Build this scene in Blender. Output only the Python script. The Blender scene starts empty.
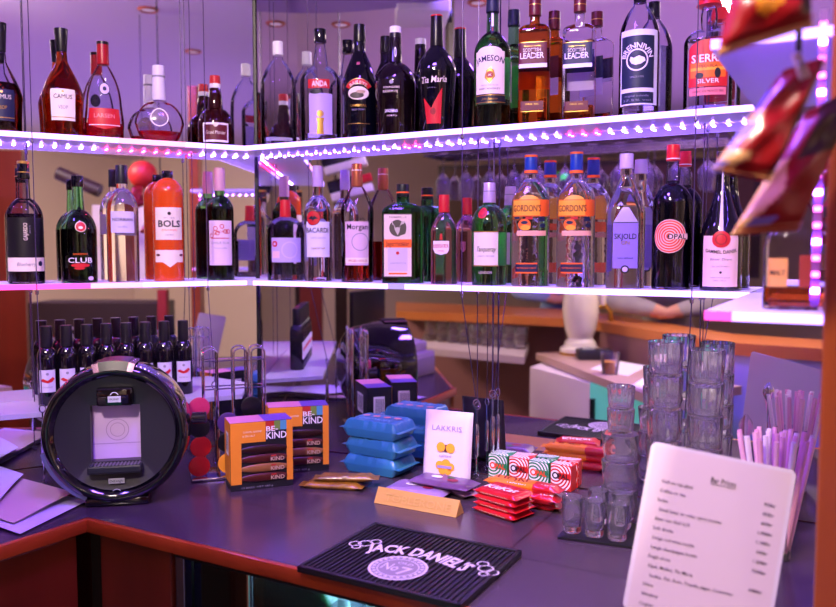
import bpy, bmesh, math, random
from mathutils import Vector, Matrix
random.seed(7)
SC = bpy.context.scene
COL = SC.collection
PI = math.pi
# ------------------------------------------------------------------ camera geometry
CAMZ = 1.45
F = 800.0
CX, CY = 418.0, 303.5
PITCH = math.atan((CY - 250.0) / F)
cp, sp = math.cos(PITCH), math.sin(PITCH)
def ray(px, py):
    a, b = (px - CX) / F, -(py - CY) / F
    return Vector((a, cp + b * sp, -sp + b * cp))
def on_h(px, py, z):
    d = ray(px, py); t = (z - CAMZ) / d.z
    return Vector((d.x * t, d.y * t, z))
def on_plane(px, py, p0, n):
    d = ray(px, py); o = Vector((0, 0, CAMZ))
    t = (p0 - o).dot(n) / d.dot(n)
    return o + d * t
def at_y(px, py, y):
    d = ray(px, py); t = y / d.y
    return Vector((d.x * t, y, CAMZ + d.z * t))
def proj(p):
    v = Vector(p) - Vector((0, 0, CAMZ))
    zc = v.y * cp - v.z * sp
    yc = v.y * sp + v.z * cp
    return (CX + F * v.x / zc, CY - F * yc / zc, zc)
AR = math.radians(29.0); AL = math.radians(28.7)
C0 = Vector((-.447, 2.235, 0))
DR = Vector((math.cos(AR), -math.sin(AR), 0)); NR = Vector((-math.sin(AR), -math.cos(AR), 0))
DL = Vector((-math.cos(AL), -math.sin(AL), 0)); NL = Vector((math.sin(AL), -math.cos(AL), 0))
def wR(s, d, z=0): return C0 + DR * s + NR * d + Vector((0, 0, z))
def wL(s, d, z=0): return C0 + DL * s + NL * d + Vector((0, 0, z))
def wall_pt(side, px, py, d):
    n = NR if side == 'R' else NL
    return on_plane(px, py, C0 + n * d, n)
def reflect(p, side='R'):
    n = NR if side == 'R' else NL
    k = (p - C0); k = Vector((k.x, k.y, 0)).dot(n)
    return p - n * (2 * k)
def rv(px, py, z, side='R'):      # point of the room that the mirror shows at this pixel, at height z
    return reflect(on_h(px, py, z), side)
def rvd(px, py, y, side='R'):     # the same, at mirrored distance y
    return reflect(at_y(px, py, y), side)
UP_T, UP_B = 1.7186, 1.7066
LO_T, LO_B = 1.3706, 1.3586
CNT = CAMZ - .54                  # counter top

# ------------------------------------------------------------------ materials
def lin(c):
    c = c / 255.0
    return c / 12.92 if c <= .04045 else ((c + .055) / 1.055) ** 2.4
def hexc(h):
    h = h.lstrip('#')
    return tuple(lin(int(h[i:i + 2], 16)) for i in (0, 2, 4)) + (1,)
MATS = {}
def pm(name, col, rough=.5, metal=0, trans=0, ior=1.45, coat=0, emit=None, es=0, spec=.5, alpha=1, bump=None, noise=None):
    if name in MATS: return MATS[name]
    m = bpy.data.materials.new(name); m.use_nodes = True
    nt = m.node_tree; b = nt.nodes['Principled BSDF']
    c = hexc(col) if isinstance(col, str) else tuple(col) + ((1,) if len(col) == 3 else ())
    b.inputs['Base Color'].default_value = c
    b.inputs['Roughness'].default_value = rough
    b.inputs['Metallic'].default_value = metal
    b.inputs['Transmission Weight'].default_value = trans
    b.inputs['IOR'].default_value = ior
    b.inputs['Coat Weight'].default_value = coat
    b.inputs['Specular IOR Level'].default_value = spec
    b.inputs['Alpha'].default_value = alpha
    if emit:
        b.inputs['Emission Color'].default_value = hexc(emit) if isinstance(emit, str) else emit
        b.inputs['Emission Strength'].default_value = es
    if noise:   # (scale, second colour, stretch)
        tc = nt.nodes.new('ShaderNodeTexCoord'); mp = nt.nodes.new('ShaderNodeMapping')
        nz = nt.nodes.new('ShaderNodeTexNoise'); mx = nt.nodes.new('ShaderNodeMix'); mx.data_type = 'RGBA'
        nt.links.new(tc.outputs['Object'], mp.inputs['Vector'])
        mp.inputs['Scale'].default_value = noise[2] if len(noise) > 2 else (1, 1, 1)
        nt.links.new(mp.outputs['Vector'], nz.inputs['Vector'])
        nz.inputs['Scale'].default_value = noise[0]; nz.inputs['Detail'].default_value = 5
        nt.links.new(nz.outputs['Fac'], mx.inputs['Factor'])
        mx.inputs['A'].default_value = c; mx.inputs['B'].default_value = hexc(noise[1])
        nt.links.new(mx.outputs['Result'], b.inputs['Base Color'])
    if bump:    # (scale, strength)
        nz = nt.nodes.new('ShaderNodeTexNoise'); bp = nt.nodes.new('ShaderNodeBump')
        tc = nt.nodes.new('ShaderNodeTexCoord'); nt.links.new(tc.outputs['Object'], nz.inputs['Vector'])
        nz.inputs['Scale'].default_value = bump[0]; bp.inputs['Strength'].default_value = bump[1]
        bp.inputs['Distance'].default_value = .002
        nt.links.new(nz.outputs['Fac'], bp.inputs['Height']); nt.links.new(bp.outputs['Normal'], b.inputs['Normal'])
    MATS[name] = m
    return m
def thin(name, tint, fres=1.45, rough=0.02, body=0.0):
    """thin clear wall: mostly straight-through, mirror-like towards the rim"""
    if name in MATS: return MATS[name]
    m = bpy.data.materials.new(name); m.use_nodes = True
    nt = m.node_tree
    for n in list(nt.nodes):
        if n.type != 'OUTPUT_MATERIAL': nt.nodes.remove(n)
    out = [n for n in nt.nodes if n.type == 'OUTPUT_MATERIAL'][0]
    tr = nt.nodes.new('ShaderNodeBsdfTransparent'); tr.inputs[0].default_value = hexc(tint)
    gl = nt.nodes.new('ShaderNodeBsdfGlossy'); gl.inputs['Roughness'].default_value = rough
    gl.inputs['Color'].default_value = (1, 1, 1, 1)
    fr = nt.nodes.new('ShaderNodeFresnel'); fr.inputs[0].default_value = fres
    mx = nt.nodes.new('ShaderNodeMixShader')
    nt.links.new(fr.outputs[0], mx.inputs[0]); nt.links.new(tr.outputs[0], mx.inputs[1]); nt.links.new(gl.outputs[0], mx.inputs[2])
    last = mx
    if body > 0:
        df = nt.nodes.new('ShaderNodeBsdfDiffuse'); df.inputs[0].default_value = (.9, .9, .95, 1)
        m2 = nt.nodes.new('ShaderNodeMixShader'); m2.inputs[0].default_value = body
        nt.links.new(mx.outputs[0], m2.inputs[1]); nt.links.new(df.outputs[0], m2.inputs[2]); last = m2
    nt.links.new(last.outputs[0], out.inputs[0])
    MATS[name] = m
    return m
def emis(name, col, s):
    if name in MATS: return MATS[name]
    m = bpy.data.materials.new(name); m.use_nodes = True
    nt = m.node_tree
    for n in list(nt.nodes):
        if n.type != 'OUTPUT_MATERIAL': nt.nodes.remove(n)
    out = [n for n in nt.nodes if n.type == 'OUTPUT_MATERIAL'][0]
    e = nt.nodes.new('ShaderNodeEmission'); e.inputs[0].default_value = hexc(col); e.inputs[1].default_value = s
    nt.links.new(e.outputs[0], out.inputs[0]); MATS[name] = m
    return m
def wood(name, c1, c2, rough=.35, scale=6, stretch=(1, 1, .08), coat=.2):
    if name in MATS: return MATS[name]
    m = pm(name, c1, rough, coat=coat, noise=(scale, c2, stretch))
    return m

# ------------------------------------------------------------------ mesh builder
class MB:
    def __init__(s): s.v = []; s.f = []; s.mi = []; s.mats = []
    def mat(s, m):
        if m not in s.mats: s.mats.append(m)
        return s.mats.index(m)
    def add(s, vs, fs, m, xf=None):
        b = len(s.v); k = s.mat(m)
        for v in vs:
            v = Vector(v)
            s.v.append(tuple(xf @ v if xf is not None else v))
        for f in fs: s.f.append([b + i for i in f]); s.mi.append(k)
        return s
    def box(s, c, size, m, r=0, seg=2, xf=None):
        bm = bmesh.new(); bmesh.ops.create_cube(bm, size=1)
        for v in bm.verts: v.co = Vector((v.co.x * size[0] + c[0], v.co.y * size[1] + c[1], v.co.z * size[2] + c[2]))
        if r > 0: bmesh.ops.bevel(bm, geom=bm.edges[:], offset=r, segments=seg, profile=.5, affect='EDGES')
        s.add_bm(bm, m, xf); return s
    def add_bm(s, bm, m, xf=None):
        bm.verts.index_update()
        s.add([v.co.copy() for v in bm.verts], [[v.index for v in f.verts] for f in bm.faces], m, xf); bm.free()
    def prism(s, poly, z0, z1, m, xf=None, r=0):
        bm = bmesh.new()
        n = len(poly); area = sum(poly[i][0] * poly[(i + 1) % n][1] - poly[(i + 1) % n][0] * poly[i][1] for i in range(n))
        if area < 0: poly = poly[::-1]
        bt = [bm.verts.new((p[0], p[1], z0)) for p in poly]; tp = [bm.verts.new((p[0], p[1], z1)) for p in poly]
        bm.faces.new(tp); bm.faces.new(bt[::-1])
        for i in range(n): bm.faces.new((bt[i], bt[(i + 1) % n], tp[(i + 1) % n], tp[i]))
        if r > 0: bmesh.ops.bevel(bm, geom=bm.edges[:], offset=r, segments=2, profile=.5, affect='EDGES')
        s.add_bm(bm, m, xf); return s
    def loft(s, rings, m, cap0=True, cap1=True, xf=None):
        n = len(rings[0]); vs = [p for r in rings for p in r]; fs = []
        for i in range(len(rings) - 1):
            for j in range(n):
                a, b = i * n + j, i * n + (j + 1) % n
                fs.append((a, b, b + n, a + n))
        if cap0: fs.append(tuple(range(n))[::-1])
        if cap1: fs.append(tuple((len(rings) - 1) * n + j for j in range(n)))
        s.add(vs, fs, m, xf); return s
    def lathe(s, pts, m, n=32, cap0=True, cap1=True, xf=None):
        return s.loft([[(r * math.cos(2 * PI * j / n), r * math.sin(2 * PI * j / n), z) for j in range(n)] for z, r in pts], m, cap0, cap1, xf)
    def tube(s, pts, r, m, n=8, closed=False, xf=None, r1=None):
        pts = [Vector(p) for p in pts]; rings = []
        up = None
        N = len(pts)
        for i, p in enumerate(pts):
            if closed: t = pts[(i + 1) % N] - pts[i - 1]
            else: t = pts[min(i + 1, N - 1)] - pts[max(i - 1, 0)]
            t.normalize()
            if up is None:
                up = t.orthogonal().normalized()
            up = (up - t * up.dot(t)).normalized()
            w = t.cross(up)
            rr = r if r1 is None else r + (r1 - r) * i / (N - 1)
            rings.append([p + up * (rr * math.cos(2 * PI * j / n)) + w * (rr * math.sin(2 * PI * j / n)) for j in range(n)])
        if closed: rings.append(rings[0])
        return s.loft(rings, m, not closed, not closed, xf)
    def build(s, name, parent=None, smooth=True, ang=40):
        me = bpy.data.meshes.new(name)
        me.from_pydata(s.v, [], s.f)
        for m in s.mats: me.materials.append(m)
        me.polygons.foreach_set('material_index', s.mi)
        bm = bmesh.new(); bm.from_mesh(me)
        bmesh.ops.recalc_face_normals(bm, faces=[f for f in bm.faces]) if getattr(s, 'recalc', True) else None
        bm.to_mesh(me); bm.free()
        if smooth:
            me.polygons.foreach_set('use_smooth', [True] * len(me.polygons))
            me.set_sharp_from_angle(angle=math.radians(ang))
        me.update()
        o = bpy.data.objects.new(name, me); COL.objects.link(o)
        if parent is not None: o.parent = parent
        return o
def tag(o, label=None, cat=None, group=None, kind=None):
    if label: o['label'] = label
    if cat: o['category'] = cat
    if group: o['group'] = group
    if kind: o['kind'] = kind
    return o
def empty(name, loc, rz, label, cat, group=None):
    o = bpy.data.objects.new(name, None); COL.objects.link(o)
    o.empty_display_size = .05
    o.location = loc; o.rotation_euler = (0, 0, rz)
    return tag(o, label, cat, group)
def dup(root, loc, rz, label=None):
    r = root.copy(); COL.objects.link(r); r.location = loc; r.rotation_euler = (root.rotation_euler[0], root.rotation_euler[1], rz)
    if label: r['label'] = label
    for ch in list(root.children):
        c = ch.copy(); COL.objects.link(c); c.parent = r
        for g in list(ch.children):
            d = g.copy(); COL.objects.link(d); d.parent = c
    return r
def struct(o): o['kind'] = 'structure'; return o
def face_cam(p, extra=0): return math.atan2(-p.x, p.y) + extra

# ------------------------------------------------------------------ lettering
_T = {}
def text_geo(s, bold=0.0, res=2):
    k = (s, bold)
    if k in _T: return _T[k]
    cu = bpy.data.curves.new('lettering', 'FONT'); cu.body = s; cu.size = 1; cu.resolution_u = res; cu.offset = bold
    ob = bpy.data.objects.new('lettering', cu); COL.objects.link(ob)
    me = bpy.data.meshes.new_from_object(ob)
    vs = [v.co.copy() for v in me.vertices]; fs = [list(p.vertices) for p in me.polygons]
    bpy.data.objects.remove(ob); bpy.data.curves.remove(cu); bpy.data.meshes.remove(me)
    if not vs: vs = [Vector((0, 0, 0))]
    x0, x1 = min(v.x for v in vs), max(v.x for v in vs)
    vs = [((v.x - (x0 + x1) / 2), v.y, 0) for v in vs]
    _T[k] = (vs, fs, x1 - x0)
    return _T[k]
CAP = .70
def text_uv(s, x, y, h, w=None, bold=0.0, arc=None, rot=0, shear=0):
    """2-D lettering: cap height h, centred on x, vertical middle y; w squeezes to a width; arc = radius (+ bulges up)"""
    vs, fs, ww = text_geo(s, bold)
    sy = h / CAP; sx = sy if w is None else w / max(ww, 1e-6)
    out = []
    for a, b, _ in vs:
        u, v = a * sx + shear * b * sy, b * sy - h / 2
        if arc:
            th = u / arc; rr = arc + v
            u, v = rr * math.sin(th), rr * math.cos(th) - arc
        if rot: u, v = u * math.cos(rot) - v * math.sin(rot), u * math.sin(rot) + v * math.cos(rot)
        out.append((x + u, y + v))
    return out, fs
class Flat:
    """draws 2-D shapes onto any surface fn(u, v, offset) -> point"""
    def __init__(s, mb, fn): s.mb = mb; s.fn = fn; s.k = 0
    def lay(s, pts, fs, m, off): s.mb.add([s.fn(u, v, off) for u, v in pts], fs, m); return s
    def rect(s, u0, u1, v0, v1, m, off=.0004, nu=12, nv=6):
        pts = [(u0 + (u1 - u0) * i / nu, v0 + (v1 - v0) * j / nv) for j in range(nv + 1) for i in range(nu + 1)]
        fs = [(j * (nu + 1) + i, j * (nu + 1) + i + 1, (j + 1) * (nu + 1) + i + 1, (j + 1) * (nu + 1) + i) for j in range(nv) for i in range(nu)]
        return s.lay(pts, fs, m, off)
    def poly(s, pts, m, off=.0005, mx=.004):
        from mathutils.geometry import tessellate_polygon
        P = [Vector((a, b, 0)) for a, b in pts]
        tris = [[(P[i].x, P[i].y) for i in t] for t in tessellate_polygon([P])]
        out = []
        while tris:
            t = tris.pop()
            L = [math.hypot(t[i][0] - t[(i + 1) % 3][0], t[i][1] - t[(i + 1) % 3][1]) for i in range(3)]
            k = L.index(max(L))
            if L[k] > mx:
                a, b, c = t[k], t[(k + 1) % 3], t[(k + 2) % 3]; m_ = ((a[0] + b[0]) / 2, (a[1] + b[1]) / 2)
                tris += [[a, m_, c], [m_, b, c]]
            else: out.append(t)
        vs = []; fs = []; ix = {}
        for t in out:
            f = []
            for q in t:
                kk = (round(q[0], 6), round(q[1], 6))
                if kk not in ix: ix[kk] = len(vs); vs.append(q)
                f.append(ix[kk])
            a, b, c = (vs[i] for i in f)
            if (b[0] - a[0]) * (c[1] - a[1]) - (b[1] - a[1]) * (c[0] - a[0]) < 0: f = f[::-1]
            fs.append(tuple(f))
        return s.lay(vs, fs, m, off)
    def dome(s, u, v, r, ry, m, off=.0005):
        return s.poly([(u + r * math.cos(PI * i / 24), v + r * ry * math.sin(PI * i / 24)) for i in range(25)], m, off)
    def disc(s, u, v, r, m, off=.0005, ry=None, n=24, rings=3):
        ry = ry or r
        pts = [(u, v)]; fs = []
        for k in range(1, rings + 1):
            for j in range(n):
                a = 2 * PI * j / n; pts.append((u + r * k / rings * math.cos(a), v + ry * k / rings * math.sin(a)))
        for j in range(n): fs.append((0, 1 + j, 1 + (j + 1) % n))
        for k in range(1, rings):
            for j in range(n):
                a, b = 1 + (k - 1) * n + j, 1 + (k - 1) * n + (j + 1) % n
                fs.append((a, a + n, b + n, b))
        return s.lay(pts, fs, m, off)
    def ring(s, u, v, r0, r1, m, off=.0006, n=28, ry=1.0, a0=0, a1=2 * PI, clip=None):
        pts = []; 
        full = abs(a1 - a0 - 2 * PI) < 1e-6
        k = n if full else n + 1
        for r in (r0, r1):
            for j in range(k):
                a = a0 + (a1 - a0) * j / n
                x, y = u + r * math.cos(a), v + r * ry * math.sin(a)
                if clip: x = min(max(x, clip[0]), clip[1]); y = min(max(y, clip[2]), clip[3])
                pts.append((x, y))
        fs = [(j, (j + 1) % k, k + (j + 1) % k, k + j) for j in range(n if full else n)]
        return s.lay(pts, fs, m, off)
    def text(s, t, u, v, h, m, w=None, bold=0.0, arc=None, off=.0009, rot=0, shear=0):
        p, f = text_uv(t, u, v, h, w, bold, arc, rot, shear)
        return s.lay(p, f, m, off)
def plane_fn(o, ux, vx):
    o, ux, vx = Vector(o), Vector(ux), Vector(vx); n = ux.cross(vx).normalized()
    return lambda u, v, off: o + ux * u + vx * v + n * off

# ------------------------------------------------------------------ bottles
def shoulders(pts):
    """expand ('S', z0, r0, z1, r1, p, q) entries into a rounded shoulder running from body to neck"""
    out = []
    for a in pts:
        if a[0] == 'S':
            _, z0, r0, z1, r1, p, q = a
            for i in range(13):
                t = i / 12; g = (1 - t ** p) ** q
                out.append((z0 + (z1 - z0) * t, r1 + (r0 - r1) * g, .0005))
        else: out.append(a)
    return out
def fillet(pts):
    """polyline (z, r[, radius]) in metres with rounded corners"""
    out = [(pts[0][0], pts[0][1])]
    for i in range(1, len(pts) - 1):
        p = Vector(pts[i][:2]); a = Vector(pts[i - 1][:2]); b = Vector(pts[i + 1][:2])
        rad = pts[i][2] if len(pts[i]) > 2 else .003
        la, lb = (a - p).length, (b - p).length
        k = min(rad, .48 * la, .48 * lb)
        if k < 1e-5: out.append(tuple(p)); continue
        q0 = p + (a - p).normalized() * k; q1 = p + (b - p).normalized() * k
        n = 3 if k < .006 else 6
        for j in range(n + 1):
            t = j / n
            out.append(tuple(q0 * (1 - t) ** 2 + p * 2 * t * (1 - t) + q1 * t * t))
    out.append((pts[-1][0], pts[-1][1]))
    return out
class Surf:
    """outline of a bottle: z -> half width, superellipse exponent n, depth ratio q"""
    def __init__(s, pts, n=2.0, q=1.0, rref=None, nneck=2.0, zneck=9, qneck=1.0):
        s.p = pts; s.n = n; s.q = q; s.nneck = nneck; s.zneck = zneck; s.qneck = qneck
        s.rref = rref or max(r for z, r in pts)
        N = 720; s.tab = [0.0]; s.ang = [0.0]
        prev = s._c(-PI / 2, s.rref, n, q)
        for i in range(1, N + 1):
            a = -PI / 2 + PI * i / N
            c = s._c(a, s.rref, n, q); s.tab.append(s.tab[-1] + math.hypot(c[0] - prev[0], c[1] - prev[1])); s.ang.append(a + PI / 2); prev = c
    @staticmethod
    def _c(a, r, n, q):
        c, d = math.cos(a), math.sin(a); e = 2.0 / n
        return (r * math.copysign(abs(c) ** e, c), r * q * math.copysign(abs(d) ** e, d))
    def r(s, z):
        p = s.p
        if z <= p[0][0]: return p[0][1]
        for i in range(len(p) - 1):
            if p[i][0] <= z <= p[i + 1][0]:
                d = p[i + 1][0] - p[i][0]
                return p[i][1] if d < 1e-9 else p[i][1] + (p[i + 1][1] - p[i][1]) * (z - p[i][0]) / d
        return p[-1][1]
    def nq(s, z):
        k = min(max((z - s.zneck) / .02, 0), 1)
        return s.n + (s.nneck - s.n) * k, s.q + (s.qneck - s.q) * k
    def at(s, u, z, off=0.0):
        import bisect
        a = abs(u); i = bisect.bisect_left(s.tab, a)
        if i <= 0: an = 0.0
        elif i >= len(s.tab): an = PI
        else:
            t = (a - s.tab[i - 1]) / max(s.tab[i] - s.tab[i - 1], 1e-9); an = s.ang[i - 1] + (s.ang[i] - s.ang[i - 1]) * t
        an = math.copysign(an, u); n, q = s.nq(z)
        x, y = s._c(an - PI / 2, s.r(z), n, q)
        l = math.hypot(x, y / (q * q)) or 1
        return Vector((x + off * x / l, y + off * y / (q * q) / l, z))
    def rings(s, N=40, shrink=0.0, zmax=None, zmin=None):
        out = []
        ps = s.p
        if zmax is not None:
            ps = [p for p in ps if p[0] < zmax - 1e-5] + [(zmax, s.r(zmax))]
        if zmin is not None:
            ps = [(zmin, s.r(zmin))] + [p for p in ps if p[0] > zmin + 1e-5]
        for z, r in ps:
            n, q = s.nq(z); rr = max(r - shrink, .0005)
            out.append([(*s._c(2 * PI * j / N, rr, n, q), z) for j in range(N)])
        return out

G_CLEAR = pm('clear_glass', (.97, .97, 1.0), 0.0, trans=1, ior=1.45)
G_THIN = thin('thin_glass', '#f6f4fc', 1.27)
PAPER = lambda c, n: pm(n, c, .55)
BLACK = pm('black_plastic', '#0b0b10', .35)
WHITE = pm('white_print', '#ece6ea', .5)
CREAM = pm('cream_paper', '#e6d9c4', .55)
INK = pm('dark_ink', '#14121c', .5)
RED = pm('red_print', '#c01822', .45)
GOLD = pm('gold_foil', '#c49a4a', .3, metal=.8)
CHROME = pm('chrome', '#d8d8e0', .12, metal=1)
DARKG = pm('dark_bottle_glass', '#0a0710', .06, coat=.6)
BLUEBLK = pm('blue_black_glass', '#06070f', .05, coat=.6)
G_GREEN = pm('green_glass', '#7fd88a', .0, trans=1, ior=1.4)
G_DEEP = pm('deep_green_glass', '#3fae5c', .0, trans=1, ior=1.4)
AMBER = pm('amber_spirit', '#e07a1c', .0, trans=1, ior=1.36)
G_WAVY = pm('rippled_glass', (.98, .98, 1.0), 0.0, trans=1, ior=1.45, bump=(55, .35))
COGNAC = pm('dark_amber_spirit', '#cc5a1a', .0, trans=1, ior=1.36)
REDLIQ = pm('red_spirit', '#e01a2c', .05, trans=.8, ior=1.36)

class Bottle:
    def __init__(s, name, label, side, px, ytop, wpx, prof, shelf='up', d=.062, n=2.0, q=1.0, nneck=2.0, neckz=None, yaw=0, cat='bottle', group=None, qneck=1.0, ybase=None):
        zb = UP_T if shelf == 'up' else LO_T
        if isinstance(side, str):
            p = None
            yy = 130 if shelf == 'up' else 280
            for _ in range(4):
                p = wall_pt(side, px, yy, d); p.z = zb; yy = proj(p)[1]
        else:
            p = Vector(side); zb = p.z
        s.pb = proj(p); s.yb = s.pb[1]
        s.S = s.pb[2] / F                   # metres per pixel at the bottle
        top = at_y(px, ytop, p.y).z
        s.H = top - zb; s.R = wpx * s.S / 2
        s.px = px
        s.root = empty(name, (p.x, p.y, zb + .0006), face_cam(p, yaw), label, cat, group)
        s.prof = [('S', s.zy(a[1]), a[2] * s.S, s.zy(a[3]), a[4] * s.S, a[5], a[6]) if a[0] == 'S' else (s.zy(a[0]), a[1] * s.S) + ((a[2],) if len(a) > 2 else ()) for a in prof]
        s.prof = shoulders(s.prof)
        s.prof = [(max(a[0], 0), a[1]) + tuple(a[2:]) for a in s.prof]
        s.pts = fillet(s.prof)
        s.surf = Surf(s.pts, n, q, rref=s.R, nneck=nneck, zneck=(s.zy(neckz) if neckz is not None else 9), qneck=qneck)
    def zy(s, y):                        # photo row -> height in the bottle (level with its axis)
        if y == 'b': return 0.0
        lo, hi = 0.0, .6
        w = Vector((s.root.location.x, s.root.location.y, 0)) if hasattr(s, 'root') else None
        return at_y(s.px, y, s.root.location.y).z - s.root.location.z
    def body(s, mat, name='glass_body', N=40, zmax=None):
        mb = MB(); mb.loft(s.surf.rings(N, zmax=zmax), mat); return mb.build(name, s.root)
    def liquid(s, ylevel, mat, shrink=.0022, z0=.004, name='liquid'):
        mb = MB(); mb.loft(s.surf.rings(40, shrink, s.zy(ylevel), z0), mat); return mb.build(name, s.root)
    def glass_base(s, h=.012):
        mb = MB(); mb.loft(s.surf.rings(40, .0012, h, .001), G_CLEAR); return mb.build('glass_base', s.root)
    def cap(s, y0, y1, w0, w1, mat, name='cap', bevel=.0012, stripes=()):
        z0, z1 = s.zy(y1), s.zy(y0); r0, r1 = w1 * s.S / 2, w0 * s.S / 2
        mb = MB(); mb.lathe(fillet([(z0, r0 * .96), (z0 + .0004, r0, bevel), (z1, r1, bevel), (z1 + .0002, r1 * .9), (z1 + .0003, .0005)]), mat, 32, True, True)
        for (a, b, m) in stripes:
            za, zb = s.zy(b), s.zy(a)
            f = lambda z: r0 + (r1 - r0) * (z - z0) / max(z1 - z0, 1e-6) + .0005
            mb.lathe([(za, f(za)), (zb, f(zb))], m, 32, False, False)
        return mb.build(name, s.root)
    def label_on(s, name='paper_label'):
        s.lm = MB(); s.lm.recalc = False
        s.fl = Flat(s.lm, lambda u, v, off: s.surf.at(u, v, off)); s.ln = name
        return s
    def patch(s, x0, x1, y0, y1, m, off=.0005, nu=20, nv=8): s.fl.rect(x0 * s.S, x1 * s.S, s.zy(y1), s.zy(y0), m, off, nu, nv); return s
    def text(s, t, x, y, h, m, w=None, bold=.0, arc=None, off=.0011, rot=0, shear=0):
        s.fl.text(t, x * s.S, s.zy(y), h * s.S, m, None if w is None else w * s.S, bold, None if arc is None else arc * s.S, off, rot, shear); return s
    def disc(s, x, y, r, m, off=.0008, ry=None): s.fl.disc(x * s.S, s.zy(y), r * s.S, m, off, None if ry is None else ry * s.S); return s
    def ring(s, x, y, r0, r1, m, off=.001, **k): s.fl.ring(x * s.S, s.zy(y), r0 * s.S, r1 * s.S, m, off, **k); return s
    def poly(s, pts, m, off=.0009): s.fl.poly([(x * s.S, s.zy(y)) for x, y in pts], m, off); return s
    def back(s, x0, x1, y0, y1, m, off=.0005, nu=16):
        half = s.surf.tab[-1]
        Flat(s.lm, lambda u, v, o_: s.surf.at(math.copysign(half - abs(u), u if abs(u) > 1e-9 else 1), v, o_)).rect(x0 * s.S, x1 * s.S, s.zy(y1), s.zy(y0), m, off, nu, 6); return s
    def dome(s, x, y, r, ry, m, off=.0005): s.fl.dome(x * s.S, s.zy(y), r * s.S, ry, m, off); return s
    def done(s, label=None):
        o = s.lm.build(s.ln, s.root, True, 180)
        if label: o['label'] = label
        return o
# ================================================================== BOTTLES
GU_L, GU_R = 'bottles on the upper left shelf', 'bottles on the upper right shelf'
GL_L, GL_R = 'bottles on the lower left shelf', 'bottles on the lower right shelf'
MAROON = pm('maroon_print', '#5a0d1c', .5)
NAVY = pm('navy_print', '#151a3a', .5)
LILAC = pm('lilac_paper', '#c9b4dd', .5)
PINKP = pm('pink_paper', '#e3bcbf', .5)
ORANGE = pm('orange_print', '#f0661a', .5)
YELL = pm('yellow_print', '#f4a52c', .5)
GREY = pm('grey_print', '#8a8496', .5)

# ---- upper left shelf
def cognac(label, px, yt, w, mat, liq, lab, line, capm):
    b = Bottle('cognac_bottle', label, 'L', px, yt, w, [('b', w * .40), ('b', w * .46, .004), (118, w * .47), ('S', 97, w * .5, 62, w * .14, 1.45, 1.15), (50, w * .12), (49, .5)], group=GU_L)
    b.body(mat)
    if liq: b.liquid(liq, COGNAC); b.glass_base(.008)
    b.cap(yt, 52, 13, 10, capm, 'stopper')
    b.label_on(); b.patch(-12, 12, 92, 123, lab, nu=16)
    b.text('CAMUS', 0, 99.5, 4.2, line, 17); b.text('VSOP', 0, 110, 3.6, GOLD if lab is NAVY else GREY, 9)
    b.patch(-12, 12, 119.5, 120.3, GOLD, .0009); b.disc(0, 94.6, 1.3, RED if lab is CREAM else GOLD); b.done()
    return b
cognac('flared-neck cognac bottle with black label, half full, at outer end of the upper left shelf', 3, 23, 38, G_THIN, 84, NAVY, CREAM, BLACK)
cognac('full amber cognac bottle with cream label and flared black stopper', 64, 29, 39, COGNAC, None, pm('ivory_label', '#e9dccb', .55), INK, BLACK)
b = Bottle('brandy_bottle', 'clear bell-shaped brandy bottle with red neck, medallion and red label', 'L', 105, 42, 38,
    [('b', 16), ('b', 17.5, .004), (122, 18.6, .01), ('S', 104, 16.6, 66, 5, 1.8, .9), (52, 4.6), (51, .5)], group=GU_L, q=.7, neckz=80)
b.body(G_THIN); b.liquid(124, REDLIQ); b.glass_base()
b.cap(42, 65, 11, 11.5, pm('red_foil', '#a3121f', .35), 'neck_foil', stripes=[(42.2, 45, BLACK)])
b.label_on(); b.patch(-16, 16, 110, 127, RED); b.poly([(-16, 127), (16, 127), (0, 131)], RED, .0005); b.patch(-16, 16, 126.3, 127, WHITE, .0008)
b.text('LARSEN', 0, 117.5, 4, pm('rose_print', '#e58a8a', .5), 20); b.disc(1, 90.5, 6.5, NAVY); b.disc(1, 90.5, 5.4, LILAC, .0012); b.disc(1, 90.5, 2.2, NAVY, .0016); b.done()
b = Bottle('decanter_bottle', 'round flat decanter bottle with white neck and a little red liquor', 'L', 160, 66, 48,
    [('b', 12), ('b', 14, .004), (138, 19, .012), ('S', 124, 23.6, 102, 6.2, 1.7, .55), (76, 5.6), (75, .5)], group=GU_L, q=.55, neckz=104)
b.body(G_THIN); b.liquid(132, REDLIQ); b.glass_base(.008)
b.cap(66, 101, 11.5, 13, pm('pale_neck_foil', '#d8cfe6', .4), 'neck_foil', stripes=[(76, 78, GREY)])
b.label_on('neck_seal'); b.done
b.disc(0, 119, 10, pm('embossed_glass', '#b7a6d0', .15, trans=.7), .0006); b.ring(0, 119, 8, 9, WHITE); b.done()
b = Bottle('liqueur_bottle', 'squat dark orange liqueur bottle with red wax cap and ribbon label', 'L', 216, 76, 34,
    [('b', 15), ('b', 17, .004), (130, 17.2, .003), ('S', 126, 17.2, 109, 7.6, 1.9, .7), (98, 6.8, .012), (85, 4.6), (82, .5)], group=GU_L)
b.body(pm('dark_liqueur_glass', '#3a0c06', .03, trans=.55, ior=1.4)); b.cap(76, 84, 10, 11, RED, 'wax_cap'); b.cap(84, 93, 10.4, 10.4, WHITE, 'neck_band')
b.label_on(); b.patch(-13, 13, 125, 144, WHITE); b.patch(-11.5, 11.5, 127, 142, MAROON, .0008); b.text('Grand Marnier', 0, 134.5, 3.6, CREAM, 19, off=.0012); b.disc(0, 127, 2.2, CREAM, .0013); b.done()

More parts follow.
